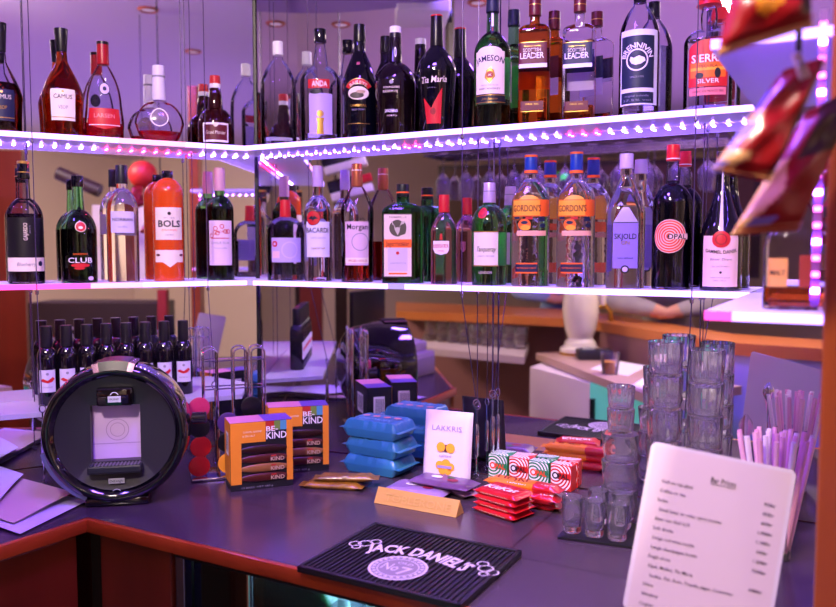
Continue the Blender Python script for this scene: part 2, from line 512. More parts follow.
# ---- upper right shelf
b = Bottle('vodka_bottle', 'plain clear bottle with white cap nearest the mirror corner', 'R', 279, 42, 36,
    [('b', 15), ('b', 17.5, .004), (100, 17.8, .003), ('S', 92, 17.6, 60, 4.8, 2.1, .9), (52, 4.5), (51, .5)], group=GU_R)
b.body(G_THIN); b.glass_base(.02); b.cap(42, 55.5, 10, 10.5, pm('white_plastic', '#e6e2ee', .35))
b = Bottle('vodka_bottle', 'clear vodka bottle with black cap and red band label', 'R', 321, 29.5, 41,
    [('b', 18), ('b', 20, .004), (90, 20.3, .003), ('S', 84, 20.3, 66, 7.4, 2.0, .9), (58, 6.6, .006), (46, 4.8, .01), (41, 4.6), (40, .5)], group=GU_R)
b.body(G_THIN); b.glass_base(.02); b.cap(29.5, 43, 12.4, 12.4, BLUEBLK)
b.label_on(); b.patch(-13, 9, 83, 92, RED, nu=16); b.text('ANDA', -1, 87.6, 5.4, WHITE, 15, .012); b.disc(-5, 95.5, 6, INK, .0008, 2.2); b.patch(-12, 12, 97, 137, pm('frosted_print', '#b9a3d8', .5), nu=14)
b.poly([(-4, 137), (3, 137), (2.4, 126), (3.4, 121), (-4.4, 121), (-3.4, 126)], GOLD, .001); b.disc(-.5, 117, 2.4, GOLD, .001); b.ring(-.5, 117, 2.6, 3.4, GOLD); b.done()
b = Bottle('cream_liqueur_bottle', 'dark cream liqueur bottle with oval landscape label and arched red band', 'R', 360, 25, 36,
    [('b', 16), ('b', 17.6, .004), (96, 18, .003), ('S', 88, 18, 52, 5.9, 1.55, 1.15), (41, 5.7), (40, .5)], group=GU_R)
b.body(BLUEBLK); b.cap(25, 42.5, 11.4, 12.4, pm('black_cap', '#08080c', .3))
b.label_on()
b.fl.ring(-1.5 * b.S, b.zy(98), 10.5 * b.S, 16 * b.S, GOLD, .0006, a0=.55, a1=PI - .55); b.fl.ring(-1.5 * b.S, b.zy(98), 11.2 * b.S, 15.4 * b.S, RED, .0009, a0=.55, a1=PI - .55)
b.text('BAILEYS', -1.5, 86, 3.4, CREAM, 18, .01, arc=12.6, off=.0013)
b.disc(-1.5, 96.5, 10.5, CREAM, .0007, 6.5); b.disc(-3, 98.5, 7, pm('olive_print', '#4a4632', .5), .001, 3); b.disc(1, 95, 4.6, pm('sand_print', '#b69a78', .5), .0012, 1.7)
b.text('ORIGINAL', -1.5, 108.5, 2.4, GOLD, 16); b.text('IRISH CREAM', -1.5, 112.5, 1.8, GREY, 13); b.text('88', -2, 66, 3, pm('pink_print', '#c25a78', .5), 5, .01); b.patch(-13, 10, 126, 126.5, GOLD, .0009); b.done()
b = Bottle('port_bottle', 'broad-shouldered dark port bottle with white neck seal', 'R', 395.5, 27, 41,
    [('b', 18), ('b', 19.6, .004), (92, 20.6, .003), ('S', 86, 20.6, 63, 6.6, 2.1, .8), (37, 5.8), (36, .5)], group=GU_R)
b.body(pm('brown_bottle_glass', '#0d0508', .07, coat=.5)); b.cap(27, 44, 11, 12, pm('dark_wax', '#15101a', .3), stripes=[(27.3, 33.5, WHITE)])
b.label_on('printed_label'); b.disc(0, 53.5, 3.8, WHITE, .0006, 5); b.disc(0, 53.5, 2.2, GREY, .0009, 3)
b.text('FOUNDERS', -4, 91, 2.2, CREAM, 16); b.text('RESERVE', -5, 95, 2.2, CREAM, 15); b.text('SANDEMAN', -4.5, 114, 3, WHITE, 13, .01); b.text('PORTO', -3.5, 118.8, 1.6, CREAM, 10); b.disc(-4, 86, 2, GREY, .0008); b.done()
b = Bottle('coffee_liqueur_bottle', 'black coffee liqueur bottle with script lettering and red triangle', 'R', 436.5, 15.5, 39,
    [('b', 14), ('b', 15.6, .004), (100, 18.2, .03), ('S', 74, 19.8, 47, 6.2, 2.0, 1.1), (32, 5.8), (31, .5)], group=GU_R)
b.body(BLUEBLK); b.cap(15.5, 47, 11.6, 13, pm('black_neck_foil', '#0a080c', .3), 'neck_foil', stripes=[(15.7, 17.2, RED)])
b.label_on('printed_label'); b.poly([(-14.5, 100), (-6, 111), (5.8, 91), (5, 126), (-12, 126)], RED, .0008)
b.text('Tia Maria', -3.5, 83, 6.2, CREAM, 27, .005, shear=.2, rot=.04); b.text('dark liqueur', -5, 91, 1.3, GREY, 10); b.disc(-4, 114, 3.2, pm('deep_red_print', '#8a1018', .5), .0009); b.done()
b = Bottle('whiskey_bottle', 'green whiskey bottle with cream arched label and blue neck', 'R', 492, -4, 37,
    [('b', 16), ('b', 18, .004), (60, 18.2, .003), ('S', 54, 18.2, 33, 6.2, 1.9, .9), (12, 5.6), (8, 5.4), (7, .5)], group=GU_R)
b.body(G_GREEN); b.liquid(107, pm('dark_whiskey', '#2a0f08', .05), .002)
b.cap(-4, 13, 12.4, 13, NAVY); b.label_on()
b.ln = 'neck_label'; b.patch(-4.2, 4.2, 14, 35, NAVY, .0005); b.patch(-3.5, 3, 15, 28, WHITE, .0009); b.disc(0, 31, 2.2, pm('crest_red', '#8a2430', .5), .001)
b.done(); b.label_on(); b.patch(-19, 13, 55, 97, CREAM, nu=26); b.dome(-3, 55.1, 13, .35, CREAM); b.done(); b.label_on('back_label'); b.back(-13, 13, 55, 97, CREAM); b.done(); b.label_on('lower_label')
b.text('JAMESON', -3, 62, 5.6, NAVY, 31, .014, arc=40); b.poly([(-8, 81), (-3, 87), (3, 80), (1.5, 74), (-2, 71), (-6, 74)], GOLD, .001); b.disc(-2.5, 78.5, 3.4, pm('crest_rust', '#a4452a', .5), .0013); b.text('x', -2.5, 78.2, 3, CREAM, 3.6, off=.0017)
b.text('TRIPLE DISTILLED', -3, 88.6, 1.4, GREY, 18); b.text('IRISH WHISKEY', -3, 92, 1.8, INK, 22); b.patch(-19, 14, 97, 105, INK, .0006); b.text('John Jameson', -3, 101.7, 2.2, GOLD, 16, shear=.3); b.patch(-19, 14, 98, 98.7, GOLD, .0009); b.patch(-19, 14, 105, 105.7, GOLD, .0009); b.done()
def scotch(label, px, yt, w, mat, labc, liq=None):
    b = Bottle('whisky_bottle', label, 'R', px, yt, w, [('b', w * .46), ('b', w * .5, .003), (37, w * .5, .006), ('S', 33, w * .5, 25, 5, 2.2, .6), (14, 4.8), (12, .5)], group=GU_R, n=6, q=.72, neckz=27, yaw=-.1)
    b.body(mat)
    if liq: b.liquid(liq, AMBER, .003); b.glass_base(.008)
    b.cap(yt, 16.5 if liq is None else 12.5, 12, 12.4, pm('wine_red_cap', '#5c1220', .35), stripes=[(yt + 8, yt + 9, GOLD)])
    b.label_on(); b.patch(-w * .47, w * .42, 45, 66, labc); b.patch(-w * .47, w * .42, 66, 70, WHITE); b.patch(-w * .47, w * .42, 44.4, 45.2, GOLD, .0009)
    b.text('SCOTTISH', -1.5, 52.5, 3.4, CREAM, 17, .008); b.text('LEADER', -1.5, 58, 5.6, WHITE, 23, .012); b.text('BLENDED SCOTCH WHISKY', -1, 48.6, 1.1, GOLD, 16)
    b.back(-w * .42, w * .42, 47, 70, labc); b.back(-w * .42, w * .42, 70, 88, LILAC); b.done(); b.label_on('base_label'); b.patch(-w * .4, w * .32, 103, 112, MAROON); b.text('ORIGINAL', -1, 106, 1.6, GOLD, 13); b.patch(-w * .4, w * .32, 112.6, 113.6, GOLD, .0007); b.done()
    return b
scotch('full square amber whisky bottle with maroon label', 534, -3, 31, AMBER, MAROON)
scotch('nearly empty square whisky bottle with navy and white label', 578.5, -3, 32, G_THIN, NAVY, 107)
b = Bottle('spirit_bottle', 'tall clear bottle with dark blue label and round white map emblem', 'R', 638, -14, 39,
    [('b', 17), ('b', 19.3, .004), (42, 19.4, .003), ('S', 39, 19.4, 6, 6.6, 1.9, .95), (-2, 5.5), (-3, .5)], group=GU_R)
b.body(G_THIN); b.liquid(36, thin('water_spirit', '#ffffff', 1.33), .003); b.glass_base(.02); b.cap(-14, 3, 12, 12.4, BLUEBLK)
b.label_on(); b.patch(-21, 21, 34, 108, pm('pale_label', '#dcdbe6', .5), nu=26); DB = pm('dark_teal_print', '#122039', .5)
b.patch(-19, 15.5, 40, 91.5, DB, .0008, 24); b.patch(-19, 15.5, 95.5, 106.5, DB, .0008, 24)
b.text('BRENNIVIN', -2, 49.6, 5.2, WHITE, 39, .016, arc=14.4, off=.0013); b.ring(-2, 64, 9.3, 10.7, WHITE, .0013); b.poly([(-9, 64), (-8, 60.5), (-5, 62), (0, 60), (5, 62), (6, 65), (2, 68), (-3, 69), (-7, 67.5)], WHITE, .0013)
b.text('SINCE 1935', -2, 80.5, 1.8, GREY, 13); b.text('original icelandic', -2, 99, 1.9, GREY, 24); b.text('37.5% vol', -2, 103.3, 1.9, GREY, 28); b.done(); b.label_on('back_label'); b.back(-17, 17, 40, 100, MATS['pale_label']); b.back(-12, 12, 46, 92, DB, .0009); b.done()
b = Bottle('tequila_bottle', 'oval clear tequila flask with red hat cap and red sunset label', 'R', 707, -9, 47,
    [('b', 21), ('b', 23, .004), (47, 23.4, .003), ('S', 44, 23.4, 29, 7, 2.0, .65), (17, 8.3, .02), (7, 6.5), (6, .5)], group=GU_R, q=.62, neckz=30)
b.body(G_THIN); b.liquid(40, thin('water_spirit', '#ffffff', 1.33), .003); b.glass_base(.012); b.cap(-9, 6.5, 13, 25, pm('red_hat_cap', '#c41a1e', .35), 'hat_cap')
b.label_on(); b.patch(-19, 19, 52, 89, RED, nu=24); b.dome(0, 52.1, 19, .5, RED)
b.patch(-17, 17, 65, 80, ORANGE, .0008); b.patch(-17, 17, 70, 73, YELL, .001); b.disc(-8, 78, 4, INK, .0012, 3); b.disc(9, 76, 3, INK, .0012, 5); b.text('SIERRA', 0, 61, 7.5, WHITE, 32, .012, off=.0013); b.text('TEQUILA', 0, 69, 2.8, INK, 18); b.text('SILVER', 0, 83.5, 4.2, WHITE, 21, off=.0014)
b.patch(-18, 18, 90, 97.5, pm('rose_label', '#d8707c', .5)); b.text('HECHO EN MEXICO 38%', 0, 93.6, 2, MAROON, 30); b.done()

# ---- lower left shelf
def Lo(name, label, px, yt, w, prof, side='R', **k):
    return Bottle(name, label, side, px, yt, w, prof, shelf='lo', group=GL_L if side == 'L' else GL_R, **k)
b = Lo('liqueur_bottle', 'clear-necked bottle with black wrap label at outer end of the lower left shelf', 27, 161, 34,
    [('b', 15), ('b', 16.8, .004), (224, 16.8, .003), ('S', 219, 16.8, 198, 5.6, 2.1, .8), (170, 5), (169, .5)], 'L')
b.body(G_THIN); b.liquid(214, pm('dark_wine', '#0d0309', .05), .003); b.cap(161, 179, 11, 11.5, BLUEBLK, stripes=[(161.3, 164, GOLD), (172, 173, GOLD)])
b.label_on(); b.patch(-22, 22, 218, 257, pm('black_label', '#08060a', .45), nu=26); b.patch(-22, 22, 257.5, 271, CREAM, nu=26); b.text('GAJARDO', 0, 232, 3.6, CREAM, 17, .008, rot=PI / 2); b.text('2014', 4, 230, 1.6, GREY, 8, rot=PI / 2); b.text('Blueberry', 0, 264, 3.6, GREY, 17, shear=.2); b.disc(14, 263.5, 2.6, NAVY, .0009); b.done()
b = Lo('port_bottle', 'dark green port bottle with red crest and white lettering', 80, 176, 34,
    [('b', 15), ('b', 16.8, .004), (240, 17, .003), ('S', 232, 17, 210, 6.0, 2.1, .8), (184, 4.8), (183, .5)], 'L')
b.body(G_GREEN); b.liquid(229, pm('dark_port', '#0a0208', .05), .002); b.cap(176, 187, 11.4, 11.4, BLUEBLK)
b.label_on('printed_label'); b.disc(2, 227, 5.2, CREAM, .0006); b.disc(2, 227, 4.6, RED, .0009); b.disc(2, 228, 2, CREAM, .0012, 1.4); b.text('SANDEMAN', 1, 254, 1.8, ORANGE, 13); b.text('CLUB', 1, 260, 5, WHITE, 23, .008); b.disc(1, 265, 9, RED, .0004, 2); b.disc(0, 268, 5, RED, .0004, 1.3); b.disc(11, 278, 3, LILAC, .0007, 2); b.done()
b = Lo('vodka_bottle', 'tall clear bottle with black cap and small frosted label beside the port', 124, 165.5, 31,
    [('b', 13), ('b', 15.2, .004), (216, 15.2, .003), ('S', 211, 15.2, 189, 5.4, 2.0, .8), (180, 4.8, .01), (176, 4.6), (175, .5)], 'L')
b.body(G_CLEAR); b.cap(165.5, 184, 11, 11.6, pm('soft_black_cap', '#101018', .4)); b.label_on(); b.patch(-12, 12, 212, 233, pm('frosted_label', '#cbbfdc', .5)); b.text('NORRAN', 0, 220, 3.2, INK, 20, .01); b.text('vodka', 0, 227, 1.8, GREY, 9); b.done()
b = Lo('liqueur_bottle', 'stout orange liqueur bottle with cream label and dark cap', 169.5, 171, 30,
    [('b', 13), ('b', 14.8, .004), (196, 14.8, .003), ('S', 193, 14.8, 179, 5.4, 1.9, .7), (174, 4.8), (173, .5)], 'L')
b.body(pm('orange_bottle', '#e2521a', .12, trans=.25, coat=.5)); b.cap(171, 178.5, 10.5, 11, BLUEBLK)
b.label_on(); b.patch(-14, 15, 208, 240, CREAM, nu=22); b.text('BOLS', 1, 224, 6.2, INK, 22, .022); b.text('apricot brandy', 1, 230, 2, ORANGE, 15); b.disc(1, 214, 1.7, INK); b.text('EST. 1575', 1, 218.4, 1.4, GREY, 10); b.text('LIQUEUR', 1, 235, 1.3, GREY, 8)
b.done(); b.label_on('lower_label'); b.patch(-15, 16, 250, 262, CREAM, nu=22); b.poly([(-6, 262), (8, 262), (1, 267)], CREAM, .0005); b.disc(-11, 255, 2.4, MAROON, .0009, 1.2); b.disc(13, 255, 2.4, MAROON, .0009, 1.2); b.done()
b = Lo('wine_bottle', 'dark wine bottle with pink foil neck and red sketch label', 221, 168, 27,
    [('b', 12), ('b', 13.4, .004), (214, 13.4, .003), ('S', 210, 13.4, 196, 5.2, 1.9, .85), (176, 4.6), (175, .5)], 'L')
b.body(G_GREEN); b.liquid(207, pm('red_wine', '#0a0206', .05), .0022); b.cap(168, 191, 10.4, 11, pm('pink_foil', '#c99aa8', .4), 'neck_foil')
b.label_on(); b.patch(-12, 12.5, 221, 265, pm('pink_white_label', '#d9c3d0', .5), nu=20)
random.seed(3)
for i in range(7):
    x, y = random.uniform(-9, 8), random.uniform(226, 238); b.ring(x, y, 1.6, 2.3, RED, .0009, n=12)
b.patch(-9, 9, 238, 238.8, RED, .0009); b.text('NORTE', 2, 232, 2.4, RED, 11); b.text('CHILE SUR', 0, 243, 2.2, GREY, 18); b.text('Tempranillo', 0, 248, 1.5, GREY, 13); b.done()

# ---- lower right shelf
b = Lo('vodka_bottle', 'clear bottle with red cap and see-through oval label near the mirror corner', 286, 200, 37,
    [('b', 16.5), ('b', 18.2, .004), (240, 18.4, .003), ('S', 234, 18.4, 217, 5.4, 2.2, .6), (208, 4.8), (207, .5)])
b.body(G_THIN); b.liquid(240, thin('water_spirit', '#ffffff', 1.33), .003); b.glass_base(.015); b.cap(200, 217, 10, 11, RED)
b.label_on(); b.patch(-15, 17, 238, 262, pm('clear_lilac_label', '#b7a6dc', .5)); b.ring(4, 250, 7, 8.4, LILAC, .0009); b.disc(-11, 244, 3, RED, .0009); b.disc(-11, 244, 1.3, LILAC, .0012); b.patch(-14, -6, 251, 258, PINKP, .0009); b.done()
b = Lo('rum_bottle', 'tall clear rum bottle with lilac cap and red round emblem above black lettering', 318.5, 166, 28,
    [('b', 12.5), ('b', 13.8, .004), (218, 13.8, .003), ('S', 214, 13.8, 196, 5.4, 1.7, .85), (180, 4.8), (179, .5)])
b.body(G_CLEAR); b.cap(166, 187, 10, 10.6, pm('lilac_cap', '#b79cc6', .35)); b.label_on(); b.patch(-13, 13, 222, 257, pm('white_label', '#dcd6ea', .5), nu=20)
b.disc(-5, 218.5, 7.4, INK, .0007); b.disc(-5, 218.5, 6.8, RED, .001); b.poly([(-10, 219), (-6, 216), (-5, 218), (-4, 216), (0, 219), (-4, 220), (-5, 222), (-6, 220)], INK, .0013); b.text('BACARDI', -1, 230.5, 4.8, INK, 23, .014); b.text('CARTA BLANCA', 0, 238, 1.6, GREY, 15); b.text('superior rum', 0, 248, 2.4, GOLD, 14, .01); b.done()
b = Lo('rum_bottle', 'spiced rum bottle with copper neck, pale label and a little red rum', 357.5, 164, 33,
    [('b', 14), ('b', 16, .004), (216, 16.4, .003), ('S', 211, 16.4, 186, 5.4, 1.4, .95), (176, 5), (175, .5)])
b.body(G_THIN); b.liquid(241, pm('red_rum', '#d2301a', .0, trans=1, ior=1.36), .0025); b.glass_base(.01); b.cap(164, 187, 10.6, 11.4, pm('copper_foil', '#a8603a', .35, metal=.6), 'neck_foil', stripes=[(170, 171, CREAM)])
b.label_on(); b.patch(-13, 12, 222, 265, pm('rose_white_label', '#d6b6c4', .5), nu=20); b.text('Captain', 0, 219, 3, INK, 15, .004); b.text('Morgan', 0, 227, 5.4, INK, 21, .008); b.patch(-13, 12, 257.5, 263, CREAM, .0008); b.text('SPICED GOLD', 0, 260.5, 2, RED, 19); b.ring(3, 242, 8, 8.7, GREY, .0009); b.done()
b = Lo('herbal_liqueur_bottle', 'square green herbal liqueur bottle with stag label and orange band', 403, 184.5, 42,
    [('b', 19.5), ('b', 20.8, .003), (216, 20.8, .003), ('S', 213, 20.8, 203, 6.6, 2.0, .7), (190, 6), (189, .5)], n=6, q=.55, neckz=208)
b.body(G_DEEP); b.cap(184.5, 197, 12.4, 12.8, pm('deep_green_cap', '#0d1410', .35), stripes=[(192, 193.4, ORANGE)])
b.label_on(); b.patch(-19.5, 9, 214, 277, pm('dark_olive', '#3b3a24', .5)); b.patch(-18.8, 8.3, 215, 276, pm('parchment_label', '#dccab2', .55), .0008); b.patch(-15, 4.5, 248, 271, pm('lilac_grey_label', '#c8b8bd', .5), .001)
b.disc(-5.2, 228.5, 8.2, pm('olive_medallion', '#4b4a34', .5), .0011); b.poly([(-8, 230), (-5.2, 235.5), (-2.4, 230), (-1.6, 226), (-3, 228), (-5.2, 227.5), (-7.4, 228), (-8.8, 226)], pm('pale_olive', '#b9b39a', .5), .0014)
for sgn in (-1, 1):
    b.poly([(-5.2 + sgn * 2, 227), (-5.2 + sgn * 5, 225), (-5.2 + sgn * 6, 221.5), (-5.2 + sgn * 5, 222), (-5.2 + sgn * 4, 224.6)], MATS['pale_olive'], .0014)
b.patch(-18.8, 8.3, 239.5, 247.5, ORANGE, .0012); b.text('Jagermeister', -5.2, 243.5, 5, pm('rust_print', '#7a2c10', .5), 23, .006, off=.0016); b.disc(-5.2, 253, 1.6, RED, .0013); b.text('HUBERTUS', -5.2, 217.6, 1.6, INK, 16); b.patch(-14, 4, 272.5, 274, ORANGE, .0012); b.text('KRAUTER LIKOR', -5.2, 263, 1.5, GREY, 14); b.done()
b = Lo('gin_bottle', 'small pink gin bottle with red cap and shield label', 444, 195, 27,
    [('b', 12), ('b', 13.4, .003), (234, 13.2, .003), ('S', 231, 13.2, 214, 5, 1.4, .95), (204, 4.6), (203, .5)], n=4, q=.85, neckz=224)
b.body(pm('pink_gin_glass', '#f0b6cc', .0, trans=1)); b.cap(195, 212.5, 10.4, 11, RED)
b.label_on(); b.patch(-11, 5, 241, 249, pm('shield_label', '#e6d5d8', .5)); b.poly([(-11, 249), (5, 249), (3, 253), (-3, 255), (-9, 253)], MATS['shield_label'], .0005); b.text('BEEFEATER', -3, 246, 3.4, RED, 15, .006); b.poly([(-4.6, 240), (-1.4, 240), (-2, 234), (-4, 234)], RED, .0006); b.text('PINK', -3, 250.8, 1.6, RED, 6); b.done()
b = Lo('gin_bottle', 'round-shouldered green gin bottle with red wax seal and cream label', 489, 183, 35,
    [('b', 15.5), ('b', 17.3, .004), (230, 17.5, .003), ('S', 226, 17.5, 205, 6.6, 1.9, .62), (192, 5.6), (191, .5)])
b.body(G_GREEN); b.cap(183, 203, 11.4, 13, pm('silver_lilac_cap', '#c3aed0', .3, metal=.3), stripes=[(191, 192, GREY)])
b.label_on(); b.disc(-8, 213.5, 5.4, RED, .0012); b.ring(-8, 213.5, 3, 3.6, MAROON, .0016); b.patch(-18, 9, 232, 265.5, CREAM, nu=22); b.patch(-18, 9, 231.5, 232.5, GOLD, .0009); b.patch(-18, 9, 265, 266, GOLD, .0009); b.text('Tanqueray', -4, 249, 5, INK, 20, shear=.3); b.text('LONDON DRY GIN', -4, 256, 1.5, GREY, 17); b.done(); b.label_on('back_label'); b.back(-14, 14, 232, 265, CREAM); b.done(); b.label_on('base_print'); b.text('LONDON', -4, 272, 2.4, CREAM, 13); b.done()
def orange_gin(label, px, yt):
    b = Lo('gin_bottle', label, px, yt, 38, [('b', 17), ('b', 18.8, .004), (206, 18.8, .003), ('S', 203, 18.8, 180, 6.2, 1.7, .85), (176, 5.6, .006), (166, 5.2), (165, .5)], n=2.6, q=.9, neckz=190)
    b.body(G_WAVY); b.cap(yt, 174, 12.4, 13, pm('blue_cap', '#123a8c', .35), stripes=[(yt + .3, yt + 2.4, ORANGE), (170.6, 173.6, ORANGE)])
    b.label_on(); b.patch(-19, 19, 201, 216, YELL, nu=24); b.dome(-2, 201.1, 10, .5, YELL); b.patch(9, 22, 201, 216, ORANGE, .0007)
    b.text("GORDON'S", -4, 209, 6.2, MAROON, 28, .012); b.patch(-19, 22, 200.4, 201.2, ORANGE, .0009); b.patch(-19, 19, 216, 217, ORANGE, .0009)
    b.disc(-6, 225, 6.2, ORANGE, .0006, 5.6); b.disc(-6, 223, 3.4, NAVY, .0009, 1.6); b.disc(-5, 228, 5, YELL, .0008, 2.6); b.patch(8, 14, 217.5, 222, NAVY, .0006); b.disc(12, 226, 3, NAVY, .0007, 2); b.patch(-17, -11, 217.5, 219.5, NAVY, .0006); b.patch(-5, 2, 217.5, 220, RED, .0006); b.patch(-14, 16, 231, 236, pm('peach_print', '#e8a98c', .5), .0005)
    b.done(); b.label_on('base_label'); b.patch(-15, 7, 262.5, 273, ORANGE, .0005); b.patch(-15, 7, 264, 271.5, NAVY, .0008); b.text('MEDITERRANEAN ORANGE', -4, 267.7, 1.7, ORANGE, 19); b.done()
orange_gin('orange-labelled clear gin bottle with blue cap, next to the green gin', 530, 155)
orange_gin('orange-labelled clear gin bottle with blue cap, next to the lilac-labelled one', 575, 152)
b = Lo('gin_bottle', 'clear panelled bottle with pointed shoulders, lilac cap and lilac label', 624.5, 154, 38,
    [('b', 17.5), ('b', 18.8, .003), (210, 18.8, .012), (186, 9, .012), (176, 6.2, .006), (166, 5.6), (165, .5)], n=3.2, q=.8, neckz=188)
b.body(G_CLEAR); b.cap(154, 169, 13, 13.6, pm('pale_lilac_cap', '#c4b0d6', .35))
LLG = pm('lilac_glass_print', '#8f78cc', .4)
b.label_on(); b.patch(-12, 12, 223, 268, LLG); b.poly([(-12, 223), (12, 223), (3, 208), (-3, 208)], pm('pale_glass_print', '#b7a9dd', .35), .0005); b.text('SKJOLD', 0, 236.5, 5.2, INK, 21, .01); b.text('GIN', 0, 243, 3.6, GOLD, 8); b.text('WILD BERRIES', 0, 258, 1.5, NAVY, 15); b.ring(0, 269, 2.6, 4, INK, .0012); b.disc(0, 269, 2.6, LILAC, .0012); b.patch(-12, 12, 222.6, 223.4, INK, .0009); b.done()
b = Lo('liqueur_bottle', 'blue-black liqueur bottle with red cap and red target-ring emblem', 670.5, 145, 37.5,
    [('b', 17), ('b', 18.8, .004), (208, 18.8, .003), ('S', 204, 18.8, 184, 6.8, 2.0, .8), (166, 5.6, .008), (158, 5.2), (157, .5)])
b.body(G_THIN); b.liquid(181, pm('blue_black_liqueur', '#05060f', .04, coat=.4), .0016); b.cap(145, 161, 12.6, 13, pm('bright_red_cap', '#d61a2a', .3), stripes=[(158.6, 159.6, WHITE)])
b.label_on('printed_label'); b.disc(-2, 236.5, 16.4, pm('rose_ring', '#ecc4c0', .5), .0006)
RR = pm('coral_print', '#e2452e', .45)
for k in range(6): b.ring(-2, 236.5, 15.6 - k * 2.5 - 1.5, 15.6 - k * 2.5, RR if True else INK, .001)
b.disc(-2, 236.5, 1.2, INK, .001); b.patch(-2, 16, 234, 239.5, pm('rose_ring', '#ecc4c0', .5), .0013); b.text('OPAL', 5, 236.7, 5, INK, 18, .02, off=.0017); b.done()
b = Lo('bitters_bottle', 'slim-necked dark bitters bottle with red wax seal and pink label', 720, 152, 40,
    [('b', 18), ('b', 20, .004), (232, 20, .04), (212, 13, .05), (190, 6.4, .03), (162, 6), (161, .5)])
b.body(DARKG); b.cap(152, 170, 12.6, 12.8, pm('dark_wax', '#15101a', .3), 'neck_foil'); b.label_on(); b.patch(-19, 17.5, 236, 286, PINKP, nu=24); b.patch(-2.4, 1.8, 172, 232, pm('pale_strip', '#c4bcc8', .5), .0006, 4, 24); b.disc(0, 239.5, 8.6, RED, .0012, 8.2); b.ring(0, 239.5, 4.6, 5.2, MAROON, .0016); b.text('GAMMEL DANSK', 0, 252, 3.4, INK, 31, .012, arc=-60); b.text('Bitter Dram', 0, 259, 2.4, GREY, 20, shear=.2); b.text('Danish Distillers', 0, 266, 1.4, GREY, 16); b.disc(0, 272, 1.2, INK); b.patch(-9, 9, 277, 277.4, GREY, .0009); b.text('38% 70cl', -1, 280, 1.3, GREY, 12); b.done()
# ================================================================== SETTING
LAV = pm('lavender_paint', '#b9a6cf', .6)
CEILM = pm('ceiling_paint', '#c9bfd6', .7)
WALLM = pm('beige_wall_paint', '#d8c4b4', .7)
MIRROR = pm('mirror_silver', (.93, .93, .95), 0.0, metal=1)
REDWOOD = wood('red_brown_wood', '#8a3018', '#4a160c', .3, 7, (1, 1, .06), .3)
ORWOOD = wood('orange_wood', '#d8843e', '#b0602a', .35, 9, (.2, 1, 1), .25)
TANWOOD = wood('tan_wood', '#b0703c', '#8a5228', .4, 9, (.15, 1, 1), .1)
FLOORM = pm('floor_boards', '#3a2a26', .5)
def slab(name, pts, z0, z1, m):
    return struct(MB().prism([(p[0], p[1]) for p in pts], z0, z1, m).build(name, None, False))
RX0, RX1, RY0, RY1, CZ = -5.6, 4.6, -4.8, 3.4, 2.6
slab('floor', [(RX0, RY0), (RX1, RY0), (RX1, RY1), (RX0, RY1)], -.05, 0, FLOORM)
slab('ceiling', [(RX0, RY0), (RX1, RY0), (RX1, RY1), (RX0, RY1)], CZ, CZ + .05, CEILM)
slab('wall_left', [(RX0 - .1, RY0), (RX0, RY0), (RX0, RY1), (RX0 - .1, RY1)], 0, CZ, WALLM)
slab('wall_right', [(RX1, RY0), (RX1 + .1, RY0), (RX1 + .1, RY1), (RX1, RY1)], 0, CZ, WALLM)
slab('wall_back', [(RX0, RY0 - .1), (RX1, RY0 - .1), (RX1, RY0), (RX0, RY0)], 0, CZ, WALLM)
slab('wall_front', [(RX0, RY1), (RX1, RY1), (RX1, RY1 + .1), (RX0, RY1 + .1)], 0, CZ, WALLM)
# dropped round soffit over the corner of the bar
bmk = MB().lathe([(2.44, 1.0), (2.44, .001)][::-1] + [(2.598, 1.0), (2.598, .001)], pm('soffit_paint', '#9a86bd', .7), 64, False, False, Matrix.Translation((-.62, 2.15, 0)))
struct(bmk.build('trim_1'))
# wooden backing walls behind the two mirrors
slab('wall_right_backing', [wR(0, -.03), wR(1.95, -.03), wR(1.95, -.10), C0 + Vector((.0, .25, 0))], 0, 2.44, REDWOOD)
slab('wall_left_backing', [wL(0, -.03), wL(1.5, -.03), wL(1.5, -.10), C0 + Vector((.0, .25, 0))], 0, 2.44, REDWOOD)
def mirror(name, fn, s1, label):
    o = MB().prism([fn(.002, 0), fn(s1, 0), fn(s1, -.028), fn(.02, -.028)], CNT + .002, 2.43, MIRROR).build(name, None, False)
    return tag(o, label, 'mirror', 'mirrors behind the bottle shelves')
mirror('wall_mirror', wR, 1.94, 'tall mirror panel behind the right-hand bottle shelves')
mirror('wall_mirror', wL, 1.3, 'tall mirror panel behind the left-hand bottle shelves')
o = MB().box((0, 0, (CNT + 2.43) / 2), (.006, .004, 2.43 - CNT - .01), pm('dark_trim', '#0c0a14', .4), xf=Matrix.Translation(C0 + Vector((0, -.003, 0)))).build('trim_2', None, False); struct(o)

